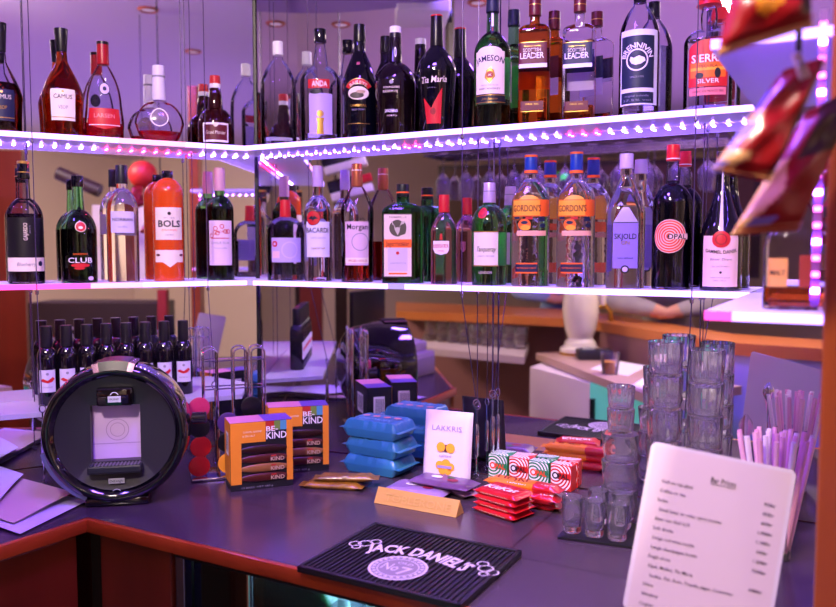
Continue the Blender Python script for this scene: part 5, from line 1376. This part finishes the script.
crisp_bag([(783, 70), (827, 56), (770, 182), (710, 171)], YB, (0, 0, .0, .0), .017, f2, 'middle hanging crisp bag, tilted, held by the white peg', 2)
crisp_bag([(806, 112), (862, 84), (797, 231), (730, 236)], YB + .055, (0, 0, 0, 0), .017, f3, 'lowest hanging crisp bag, half behind the middle one', 3)
a = at_y(803, -90, YB + .03); b_ = at_y(803, 75, YB + .03)
r = empty('hanging_strap', a, 0, 'dark strap the crisp bags hang from', 'strap')
a2 = Vector((a.x, a.y, 2.598))
MB().box((0, 0, (2.598 + at_y(803, 120, YB + .03).z) / 2 - a.z), (.006, .0016, 2.598 - at_y(803, 120, YB + .03).z), pm('dark_strap', '#181018', .6)).build('strap', r, False)
p = at_y(800, 66, YB - .022)
r = empty('hanging_clothes_peg', p, 0, 'white clothes peg gripping the middle crisp bag', 'peg')
R_ = Matrix.Rotation(math.radians(-24), 4, 'Y')
mb = MB(); mb.box((-.0022, 0, 0), (.0036, .006, .026), pm('peg_plastic', '#d9ccbc', .4), .0012, xf=R_ @ Matrix.Rotation(.05, 4, 'Y')); mb.build('peg_jaw', r)
mb = MB(); mb.box((.0026, 0, 0), (.0036, .006, .026), pm('peg_plastic', '#d9ccbc', .4), .0012, xf=R_ @ Matrix.Rotation(-.05, 4, 'Y')); mb.build('peg_jaw', r)
MB().tube([(.003 * math.cos(t), -.0035, .003 * math.sin(t)) for t in [2 * PI * i / 12 for i in range(12)]], .0007, STEEL, 6, True, R_).build('spring', r)

# ================================================================== THE REST OF THE ROOM (seen in the mirrors)
def P2(v): return (v.x, v.y)
HR = CAMZ - .38                       # customers' bar rail
def edgepoly(front, back): return [P2(v) for v in front] + [P2(v) for v in back[::-1]]
fp = [(396, 311), (500, 315), (565, 318), (600, 322), (670, 333), (735, 343), (870, 352)]
fr_ = [rv(x, y, HR) for x, y in fp]; bk_ = [rv(x, y - 9, HR) for x, y in fp]
root = empty('customer_bar', (0, 0, 0), 0, 'far side of the bar with orange wooden rail, seen in the right mirror', 'counter')
mb = MB()
for i in range(len(fp) - 1): mb.prism([P2(fr_[i]), P2(fr_[i + 1]), P2(bk_[i + 1]), P2(bk_[i])], HR - .05, HR, ORWOOD)
mb.build('wooden_rail', root, False)
BP = pm('plum_panel', '#8a5a60', .5); LP = pm('lilac_light_panel', '#a89cd8', .5)  # lavender light on the right-hand panels painted in as lilac
for i in range(len(fp) - 1):
    t0, t1 = (.78, .92) if i < 3 else (.06, .2)
    a, b = fr_[i].lerp(bk_[i], t0), fr_[i + 1].lerp(bk_[i + 1], t0); c, d_ = fr_[i + 1].lerp(bk_[i + 1], t1), fr_[i].lerp(bk_[i], t1)
    MB().prism([P2(a), P2(b), P2(c), P2(d_)], 0, HR - .05, LP if i >= 5 else BP).build('front_panel', root, False)
# glass shelf below the rail
gp = [(418, 337), (500, 344), (562, 351)]; fz = CNT - .02
MB().prism([P2(rv(418, 347, fz)), P2(rv(524, 356.7, fz)), P2(rv(529, 343, fz)), P2(rv(424, 334, fz))], fz - .04, fz, pm('pale_shelf', '#c9b8b8', .4)).build('glass_ledge', root, False)
M_F = proto(tumbler_mesh(.032, .040, .122, .0025, .01, 0, 24))
for i in range(9):
    px = 431 + i * 11.2; q = rv(px, 340.5 + (px - 432) * .095, fz)
    glass_thing('beer_glass', (q.x, q.y, fz + .0006), 'beer glass on the ledge under the far rail in the right mirror, %s from left' % ['first', 'second', 'third', 'fourth', 'fifth', 'sixth', 'seventh', 'eighth', 'ninth', 'tenth', 'eleventh'][i], 'beer glasses under the far rail', M_F)
# side counter with tap
cpts = [rv(536, 353, CNT), rv(655, 398, CNT), rv(742, 386, CNT), rv(700, 378, CNT), rv(640, 366, CNT), rv(575, 351, CNT)]
root = empty('side_counter', (0, 0, 0), 0, 'tan side counter carrying the beer tap, seen in the right mirror', 'counter')
MB().prism([P2(v) for v in cpts], CNT - .035, CNT, pm('tan_top', '#b09080', .4)).build('countertop', root, False)
q = rv(580, 354, CNT); tz = CNT + .001
r = empty('beer_tap', (q.x, q.y, tz), face_cam(reflect(q) - Vector((0, 0, 0))), 'white ceramic beer tap column with brass spout, seen in the right mirror', 'beer tap')
CER = pm('white_ceramic', '#e6dccb', .12, coat=.6); BRS = pm('brass', '#c08a3a', .25, metal=1)
MB().lathe(fillet([(0, .105), (.035, .105, .01), (.04, .085, .01), (.065, .08, .01), (.08, .062, .02), (.12, .078, .03), (.22, .095, .04), (.32, .088, .04), (.40, .05, .02), (.43, .055, .01), (.45, .02, .01), (.455, .001)]), CER, 40).build('ceramic_column', r)
MB().lathe([(.0, .108), (.012, .108)], BRS, 40, True, True).build('brass_ring', r)
dv_ = (Vector((0, 0, 0)) - Vector((q.x, q.y, 0))).normalized()
mb = MB(); ddir = reflect(Vector((9, 0, 0)) + q) - reflect(q); ddir = ddir.normalized() 
inv = Matrix.Rotation(-r.rotation_euler[2], 4, 'Z'); e_ = inv @ ddir
mb.tube([e_ * .085 + Vector((0, 0, .24)), e_ * .13 + Vector((0, 0, .25)), e_ * .155 + Vector((0, 0, .22)), e_ * .16 + Vector((0, 0, .17))], .013, BRS, 10); mb.lathe(fillet([(.25, .01), (.26, .016, .004), (.31, .02, .006), (.32, .002)]), CER, 20, xf=Matrix.Translation(e_ * .115)); mb.build('spout', r)
q = rv(610, 374, CNT); r = empty('beer_cup', (q.x, q.y, CNT + .0006), 0, 'half full plastic cup of beer on the side counter in the right mirror', 'cup')
MB().loft([[(r_ * math.cos(2 * PI * j / 30), r_ * math.sin(2 * PI * j / 30), z_) for j in range(30)] for z_, r_ in ((0, .01), (0, .034), (.095, .043), (.095, .0415), (.003, .0325), (.003, .01))], TG).build('cup_body', r)
MB().lathe([(.004, .0315), (.055, .0372), (.0551, .001)], pm('beer', '#ffb848', .2)).build('beer', r)
q = rv(594, 359, CNT); r = empty('card_terminal', (q.x, q.y, CNT + .0006), .6, 'black card terminal beside the beer tap, seen in the right mirror', 'card terminal')
MB().box((0, 0, .025), (.11, .17, .05), MBK, .01).build('body', r); MB().box((0, .03, .0515), (.08, .06, .003), pm('terminal_screen', '#5a6a7a', .2)).build('screen', r)
for pts, lb in ((((590, 369), (628, 376), (648, 366), (612, 360)), 'white paper sheet under the beer cup, seen in the right mirror'), (((632, 386), (650, 392), (668, 380), (650, 374)), 'white paper sheet at the edge of the side counter, seen in the right mirror')):
    v = [rv(x, y, CNT) for x, y in pts]
    o = MB().prism([P2(w_) for w_ in v], CNT + .0003, CNT + .0005 if 'cup' in lb else CNT + .002, pm('bright_paper', '#e6e0e0', .6)).build('paper_sheet', None, False); tag(o, lb, 'paper')
# white fridge under the side counter
fz = CNT - .04
a, b, c = rv(530, 367, fz), rv(590, 383, fz), rv(648, 402, fz)
d1 = a.lerp(rv(562, 356, fz), .75)
bb_ = b + (d1 - a)
root = empty('white_fridge', (0, 0, 0), 0, 'white fridge with lit glass door under the side counter, seen in the right mirror', 'fridge')
MB().prism([P2(a), P2(b), P2(bb_), P2(d1)], 0, fz, pm('white_enamel', '#d9ccc8', .35)).build('cabinet', root, False)
c2 = b + (c - b)
ds = (c - b).normalized(); nn_ = Vector((ds.y, -ds.x, 0))
if nn_.dot(a - b) > 0: nn_ = -nn_
back = (d1 - a)
MB().prism([P2(b), P2(c), P2(c + back), P2(bb_)], 0, fz, pm('teal_interior', '#2a7a78', .5, emit='#7fe8e0', es=.35)).build('lit_door', root, False)
MB().tube([b.lerp(c, .08) + Vector((0, 0, -.06)) - back.normalized() * .02, b.lerp(c, .08) + Vector((0, 0, -.35)) - back.normalized() * .02], .012, BLACK, 8).build('handle', root)
# till and screen on the left counter
q = rv(417, 374, CNT); yw = math.radians(62)
r = empty('cash_register', (q.x - .03, q.y + .04, CNT + .0006), yw, 'grey till with drawer on the left counter, seen in the right mirror', 'till')
TG_ = pm('till_grey', '#a59a98', .45)
MB().box((0, 0, .05), (.17, .20, .10), TG_, .006).build('till_body', r); MB().box((0, .02, .125), (.15, .14, .05), TG_, .01, xf=Matrix.Rotation(.15, 4, 'X')).build('keypad', r); MB().box((0, -.102, .045), (.15, .006, .07), pm('till_drawer', '#8a807e', .45), .002).build('drawer', r)
q = rv(368, 358, CNT)
r = empty('till_screen', (q.x, q.y, CNT + .0006), math.radians(55), 'black screen on a stand on the left counter, seen in the right mirror', 'screen')
MB().box((0, 0, .006), (.2, .16, .012), BLACK, .004).build('stand_foot', r); MB().box((0, .02, .07), (.05, .02, .12), BLACK, .003).build('stand_neck', r); MB().box((0, 0, .22), (.36, .025, .24), BLACK, .006).build('screen_panel', r)
# hanging wine glasses in a rack
root = empty('hanging_glass_rack', (0, 0, 0), 0, 'dark wooden glass rack hanging from the ceiling, seen in the right mirror', 'rack')
ra, rb = rvd(446, 158, 3.9), rvd(735, 150, 3.3)
ra.z = rb.z = CAMZ + .42
dd_ = (rb - ra).normalized(); nd = Vector((-dd_.y, dd_.x, 0))
DKW = pm('dark_rack_wood', '#2e1a14', .45)
MB().prism([P2(ra), P2(rb), P2(rb + nd * .26), P2(ra + nd * .26)], CAMZ + .44, CAMZ + .50, DKW).build('rack_board', root, False)
for t in (.06, .94):
    q = ra.lerp(rb, t) + nd * .13; MB().box((q.x, q.y, (CAMZ + .5 + CZ) / 2), (.03, .03, CZ - CAMZ - .502), DKW).build('hanger', root, False)
for i in range(6):
    q0_ = ra + nd * (.02 + i * .044)
    MB().tube([q0_ + Vector((0, 0, .006)), q0_ + (rb - ra) + Vector((0, 0, .006))], .004, STEEL, 6).build('rail', root)
MW = MB(); wgp = [(0, .001), (0, .034), (.002, .034), (.005, .005), (.085, .0038), (.095, .012), (.125, .036), (.165, .038), (.205, .031), (.204, .030), (.165, .0365), (.126, .0345), (.098, .010), (.097, .001)]
MW.lathe(wgp, TG, 24); M_WG = proto(MW)
for j in range(2):
    for i in range(11):
        q = ra.lerp(rb, .06 + i * .088) + nd * (.065 + .13 * j); z_ = CAMZ + .425
        o = bpy.data.objects.new('hanging_wine_glass', M_WG); COL.objects.link(o); o.rotation_euler = (PI, 0, 0); o.location = (q.x, q.y, z_ + .014)
        tag(o, 'stemmed glass hanging upside down in the dark rack, seen in the right mirror', 'glass', 'wine glasses hanging in the rack')
# cabinet added to darken the far room behind the rack
ca, cb = rvd(438, 260, 6.9), rvd(760, 260, 6.2); dc = (cb - ca).normalized(); ncab = Vector((-dc.y, dc.x, 0))
if (reflect(ca + ncab) - reflect(ca)).y < 0: ncab = -ncab
root = empty('added_dark_cabinet', (0, 0, 0), 0, 'added dark wooden cabinet darkening the room behind the hanging glasses, seen in the right mirror', 'cabinet')
MB().prism([P2(ca), P2(cb), P2(cb + ncab * .3), P2(ca + ncab * .3)], CAMZ - .22, CAMZ + .72, pm('dark_brown_board', '#2a1712', .5)).build('cabinet_body', root, False)
for i in range(4):
    a = ca.lerp(cb, .03 + i * .245); b = ca.lerp(cb, .03 + i * .245 + .21); MB().prism([P2(a), P2(b), P2(b - ncab * .02), P2(a - ncab * .02)], CAMZ - .18, CAMZ + .68, wood('cabinet_door_wood', '#4a2818', '#2a140c', .4)).build('cabinet_door', root, False)
ex = ca.lerp(cb, .42) - ncab * .04
o = empty('exit_sign', (ex.x, ex.y, CAMZ + .60), 0, 'small green lit sign on the dark cabinet, seen in the right mirror', 'sign')
MB().box((0, 0, 0), (.12, .03, .05), emis('green_sign', '#3aff6a', 2), .004, xf=Matrix.Rotation(math.atan2(dc.y, dc.x), 4, 'Z')).build('sign_box', o, False)
# slanted white wine holder with two dark bottles
HH = Matrix.Identity(4)
for a_ in range(3):
    for b_ in range(3): HH[a_][b_] -= 2 * NR[a_] * NR[b_]
root_q = rvd(350, 182, 3.6)
r = empty('hanging_wine_holder', root_q, 0, 'white slanted bottle holder hanging far behind, seen in the right mirror', 'bottle holder')
W2 = pm('white_board', '#efe6d8', .5); TL_ = Matrix.Rotation(-.26, 4, 'Y')
for k in (0, 1): MB().box((0, 0, .07 - .12 * k), (.19, .10, .035), W2, .004, xf=HH @ TL_).build('board', r)
MB().box((-.05, .06, 0), (.03, .012, .34), W2, .003, xf=HH).build('back_post', r); MB().tube([(-.05, .06, .16), (-.05, .06, CZ - root_q.z - .002)], .004, STEEL, 6, xf=HH).build('hanger', r)
for k in (0, 1):
    o = empty('hanging_wine_bottle', root_q, 0, 'dark bottle with red cap lying in the white holder, %s one, in the right mirror' % ('upper', 'lower')[k], 'bottle', 'bottles in the white holder')
    X = HH @ TL_ @ Matrix.Translation((-.10, 0, .07 - .12 * k + .0182 + .030)) @ Matrix.Rotation(PI / 2, 4, 'Y')
    MB().lathe(fillet([(0, .02), (.0, .029, .004), (.12, .029, .02), (.145, .016), (.16, .016)]), DARKG, 20, xf=X).build('glass_body', o); MB().lathe(fillet([(.15, .019), (.20, .019, .003), (.201, .001)]), RED, 20, xf=X).build('cap', o)

# ---- customers leaning on the rail
SKIN = pm('skin', '#c98f74', .5); HAIRM = pm('dark_hair', '#1c120e', .6); TROU = pm('dark_trousers', '#1a1a24', .7)
def person(px, zd, jm, label, lean=.30):
    base = rvd(px, 250, zd); base.z = 0
    tgt = rvd(px, 250, zd - .6); f = (tgt - base); f.z = 0; f.normalize(); yaw = math.atan2(f.y, f.x) - PI / 2
    root = empty('person', base, yaw, label, 'person')
    J = {}; V = []; E = []; Rr = []; K = []
    def add(nm, co, rad, par=None, k='j'):
        J[nm] = len(V); V.append(co); Rr.append(rad); K.append(k)
        if par: E.append((J[par], J[nm]))
    hz = .88
    add('pelvis', (0, 0, hz), .15, None, 't'); add('waist', (0, .05, hz + .17), .135, 'pelvis'); add('chest', (0, lean * .8, hz + .36), .15, 'waist'); add('neckb', (0, lean, hz + .50), .075, 'chest'); add('neck', (0, lean + .03, hz + .57), .052, 'neckb', 's'); add('head', (0, lean + .05, hz + .67), .088, 'neck', 's'); add('crown', (0, lean + .04, hz + .77), .07, 'head', 's')
    for s, n in ((-1, 'l'), (1, 'r')):
        add('sh' + n, (s * .18, lean * .9, hz + .44), .068, 'chest'); add('el' + n, (s * .29, lean + .15, HR + .10), .075, 'sh' + n); add('wr' + n, (s * .10, lean + .27, HR + .075), .05, 'el' + n); add('ha' + n, (s * .02, lean + .29, HR + .055), .036, 'wr' + n, 's'); add('fi' + n, (-s * .05, lean + .30, HR + .04), .02, 'ha' + n, 's')
        add('hip' + n, (s * .10, .06, hz - .03), .10, 'pelvis', 't'); add('kn' + n, (s * .15, .25, hz - .22), .07, 'hip' + n, 't'); add('an' + n, (s * .15, .26, .24), .045, 'kn' + n, 't'); add('to' + n, (s * .15, .38, .19), .04, 'an' + n, 't')
    me = bpy.data.meshes.new('body'); me.from_pydata(V, E, []); ob = bpy.data.objects.new('body', me); COL.objects.link(ob)
    sk = ob.modifiers.new('skin', 'SKIN'); ob.modifiers.new('sub', 'SUBSURF').levels = 2
    for i, v in enumerate(me.skin_vertices[0].data): v.radius = (Rr[i], Rr[i] * .8 if K[i] != 's' else Rr[i]); v.use_root = (i == 0)
    dg = bpy.context.evaluated_depsgraph_get(); m2 = bpy.data.meshes.new_from_object(ob.evaluated_get(dg))
    bpy.data.objects.remove(ob); body = bpy.data.objects.new('body', m2); COL.objects.link(body); body.parent = root
    m2.materials.clear()
    for m in (jm, SKIN, TROU): m2.materials.append(m)
    VV = [Vector(v) for v in V]
    for pg in m2.polygons:
        c = pg.center; i = min(range(len(VV)), key=lambda q: (VV[q] - c).length - Rr[q] * .6); pg.material_index = {'j': 0, 's': 1, 't': 2}[K[i]]; pg.use_smooth = True
    hc = Vector((0, lean + .035, hz + .735)); mb = MB()
    mb.loft([[(hc.x + .104 * math.sin(t) * math.cos(2 * PI * j / 24), hc.y - .015 + .112 * math.sin(t) * math.sin(2 * PI * j / 24), hc.z + .09 * math.cos(t) - (.05 if math.sin(2 * PI * j / 24) < 0 else 0) * (t > 1.2)) for j in range(24)] for t in [PI * .62 * i / 8 + .02 for i in range(9)]], HAIRM, True, False); mb.build('hair', root)
    mb = MB(); fy = lean + .05 + .086
    for s in (-1, 1): mb.box((s * .03, fy, hz + .685), (.02, .012, .01), pm('eye_dark', '#1a1414', .3), .003)
    mb.build('eyes', root); MB().box((0, fy + .008, hz + .655), (.022, .03, .04), SKIN, .008).build('nose', root); MB().box((0, fy - .004, hz + .62), (.045, .012, .01), pm('lips', '#a8605a', .5), .003).build('mouth', root)
    st = empty('bar_stool', base + Vector((0, 0, 0)), yaw, 'bar stool under the %s' % ('person in a grey jumper' if 'grey' in label else 'person in a blue shirt'), 'stool', 'bar stools behind the rail')
    MB().lathe([(hz - .30, .12), (hz - .26, .13), (hz - .255, .001)], DKW, 28).build('seat', st)
    for a in range(4): MB().tube([(.12 * math.cos(a * PI / 2 + .78), .12 * math.sin(a * PI / 2 + .78), hz - .30), (.19 * math.cos(a * PI / 2 + .78), .19 * math.sin(a * PI / 2 + .78), .0)], .014, DKW, 8).build('leg', st)
    return root
person(668, 4.7, pm('grey_jumper', '#a79f98', .8, noise=(14, '#8a8088')), 'person in a grey jumper leaning on the orange rail, seen in the right mirror')
person(560, 5.85, pm('blue_shirt', '#7f92bc', .8), 'person in a light blue shirt leaning on the far rail, seen in the right mirror')

# ---- left mirror: what stands at the far right of the room
def wallpiece(name, x0, x1, y0, y1, yd, m, label, cat, th=.05, side='L'):
    a, b = rvd(x0, y0, yd, side), rvd(x1, y0, yd, side); zl = rvd(x0, y1, yd, side).z; zh = a.z
    d = (b - a); d.z = 0; d.normalize(); n = Vector((-d.y, d.x, 0)); 
    if n.dot(a) < 0: n = -n
    o = MB().prism([P2(a), P2(b), P2(b + n * th), P2(a + n * th)], max(zl, .002), zh, m).build(name, None, False)
    return tag(o, label, cat)
wallpiece('roller_blind', 92, 150, 205, 288, 4.6, pm('pale_blind', '#d6c8c2', .7), 'pale roller blind on the far wall, seen in the left mirror', 'blind')
wallpiece('interior_door', -60, 21, 150, 900, 4.6, REDWOOD, 'red-brown wooden door leaf far across the room, seen in the left mirror', 'door', .05)
wallpiece('sideboard', 28, 158, 303, 900, 4.4, pm('dark_brown_board', '#2a1712', .5), 'dark low sideboard across the room, seen in the left mirror', 'sideboard', .3)
wallpiece('curtain', 157, 166, 290, 420, 4.3, pm('red_curtain', '#8a1a1a', .8), 'narrow red curtain beside the sideboard, seen in the left mirror', 'curtain')
a, b = rvd(58, 173, 4.2, 'L'), rvd(100, 191, 4.2, 'L')
r = empty('slanted_rod', a, 0, 'dark slanted rod on the far wall, seen in the left mirror', 'lamp'); MB().tube([Vector((0, 0, 0)), b - a], .035, pm('dark_rod', '#2a1612', .5), 10).build('rod', r)  # plain dark rod, gives no light
q = rvd(143, 175, 4.0, 'L'); r = empty('hanging_red_ball', q, 0, 'round red ball hanging across the room, seen in the left mirror', 'ball')  # ball on a cord stands in for an unidentified round red thing
MB().lathe([(-.07 * math.cos(t), max(.07 * math.sin(t), .001)) for t in [PI * i / 14 for i in range(15)]], pm('red_ball_paint', '#c82a1e', .5), 24).build('ball_shell', r); MB().tube([(0, 0, .07), (0, 0, CZ - q.z - .001)], .002, BLACK, 6).build('cord', r)
wallpiece('interior_door', 298, 322, 286, 900, 5.6, pm('maroon_door', '#5a1420', .5), 'maroon door leaf across the room, seen in the right mirror behind the little bottles', 'door', .05, 'R')
wallpiece('dark_doorway', 334, 346, 150, 900, 5.0, pm('dark_brown_board', '#2a1712', .5), 'narrow dark doorway, seen in the right mirror left of the rum', 'screen', .05, 'R')  # flat dark board standing in for a dark doorway
# ---- recessed downlights
def downlight(px, py, side, lb):
    q = rv(px, py, CZ, side)
    r = empty('ceiling_downlight', (q.x, q.y, CZ - .0005), 0, 'recessed ceiling downlight, ' + lb, 'ceiling light', 'recessed downlights')
    MB().lathe([(-.006, .034), (-.010, .042), (-.003, .05), (0, .05), (0, .032), (-.006, .032)], pm('copper_ring', '#b0604a', .35, metal=.6), 36, False, False).build('ring', r)
    MB().lathe([(-.004, .032), (-.0041, .001)], emis('downlight_glow', '#d8a8d8', .7), 28, False, True).build('lens', r)
downlight(148, 9, 'L', 'seen in the left mirror over the round decanter'); downlight(193, 51, 'L', 'smaller, seen in the left mirror above the orange liqueur'); downlight(341, 24, 'R', 'seen in the right mirror over the cream liqueur'); downlight(478, 2, 'R', 'seen in the right mirror beside the green whiskey')
q = rv(422, -2, 2.5); r = empty('ceiling_projector', (q.x, q.y, 2.45), .5, 'white projector under the ceiling, seen in the right mirror', 'projector')
MB().box((0, 0, 0), (.26, .22, .08), pm('white_casing', '#d9d2e0', .4), .012).build('casing', r); MB().lathe([(0, .03), (.02, .03), (.021, .001)], BLACK, 20, xf=Matrix.Translation((-.07, -.11, 0)) @ Matrix.Rotation(PI / 2, 4, 'X')).build('lens', r); MB().box((0, 0, .09), (.03, .03, .118), STEEL).build('mount', r, False)

# ================================================================== LIGHTS, CAMERA
def area(name, loc, tgt, size, energy, col, sy=None, spread=None):
    l = bpy.data.lights.new(name, 'AREA'); l.energy = energy; l.color = col; l.size = size
    if sy: l.shape = 'RECTANGLE'; l.size_y = sy
    if spread: l.spread = spread
    o = bpy.data.objects.new(name, l); COL.objects.link(o); o.location = loc
    o.rotation_euler = (Vector(tgt) - Vector(loc)).to_track_quat('-Z', 'Y').to_euler(); return o
def point(name, loc, energy, col, r=.1):
    l = bpy.data.lights.new(name, 'POINT'); l.energy = energy; l.color = col; l.shadow_soft_size = r
    o = bpy.data.objects.new(name, l); COL.objects.link(o); o.location = loc; return o
def spot(name, loc, tgt, ang, blend, energy, col, r=.02):
    l = bpy.data.lights.new(name, 'SPOT'); l.energy = energy; l.color = col; l.spot_size = math.radians(ang); l.spot_blend = blend; l.shadow_soft_size = r
    o = bpy.data.objects.new(name, l); COL.objects.link(o); o.location = loc; o.rotation_euler = (Vector(tgt) - Vector(loc)).to_track_quat('-Z', 'Y').to_euler(); return o
spot('added_patch_spot', (.0, .5, 2.58), (.14, 1.49, CNT), 23, .12, 130, (1, .84, .70), .015)  # added spot for the warm patch on the counter, no fixture
area('added_key_light', (-.55, .0, 2.585), (.1, 1.6, 1.1), .26, 92, (1, .80, .68))  # key light added over the bar, placed out of mirror view
area('added_violet_fill', (-.2, 1.05, 2.585), (-.2, 1.1, 0), .36, 44, (.28, .10, 1))  # added violet fill above the shelves, no fixture
area('added_blue_fill', (-1.0, 1.05, 2.585), (-.6, 1.5, 1.0), .26, 22, (.24, .12, 1))  # unseen blue fill added over the left counter
area('added_ceiling_fill', (-1.6, -.9, 1.75), (-1.6, -.9, 5), 3.4, 33, (.62, .28, .9))  # unseen upward fill added to tint and brighten the ceiling
area('added_ceiling_fill', (1.9, -1.4, 1.75), (1.9, -1.4, 5), 3.4, 30, (.50, .26, 1))  # second upward fill added for the ceiling
area('added_warm_fill', (-3.6, 2.2, 2.55), (-3.4, 1.6, 0), .8, 120, (1, .76, .56))  # warm fill added for the left of the room, unseen in the mirrors
area('added_warm_fill', (1.2, -3.6, 2.55), (2.4, -3.6, 0), .8, 110, (1, .76, .58))  # warm fill added to brighten the back wall, no fixture
area('added_warm_fill', (3.6, -.4, 2.55), (3.9, -.8, 0), .6, 60, (1, .76, .58))  # small warm fill added near the right wall, no fixture
w = bpy.data.worlds.new('World'); SC.world = w; w.use_nodes = True
w.node_tree.nodes['Background'].inputs[0].default_value = (.35, .25, .6, 1); w.node_tree.nodes['Background'].inputs[1].default_value = .04
cam = bpy.data.cameras.new('Camera'); co = bpy.data.objects.new('Camera', cam); COL.objects.link(co)
cam.sensor_fit = 'HORIZONTAL'; cam.sensor_width = 36; cam.lens = F / 836 * 36
cam.clip_start = .02
co.location = (0, 0, CAMZ); co.rotation_euler = (PI / 2 - PITCH, 0, 0)
cam.dof.use_dof = True; cam.dof.focus_distance = 1.72; cam.dof.aperture_fstop = 2.9
SC.camera = co
SC.view_settings.view_transform = 'Standard'; SC.view_settings.look = 'None'; SC.view_settings.gamma = 1; SC.view_settings.exposure = .08
try: SC.view_settings.use_curve_mapping = False
except Exception: pass
cy = SC.cycles
cy.use_denoising = True; cy.max_bounces = 18; cy.transmission_bounces = 16; cy.transparent_max_bounces = 32; cy.glossy_bounces = 10; cy.diffuse_bounces = 4
cy.sample_clamp_indirect = 5; cy.blur_glossy = .6
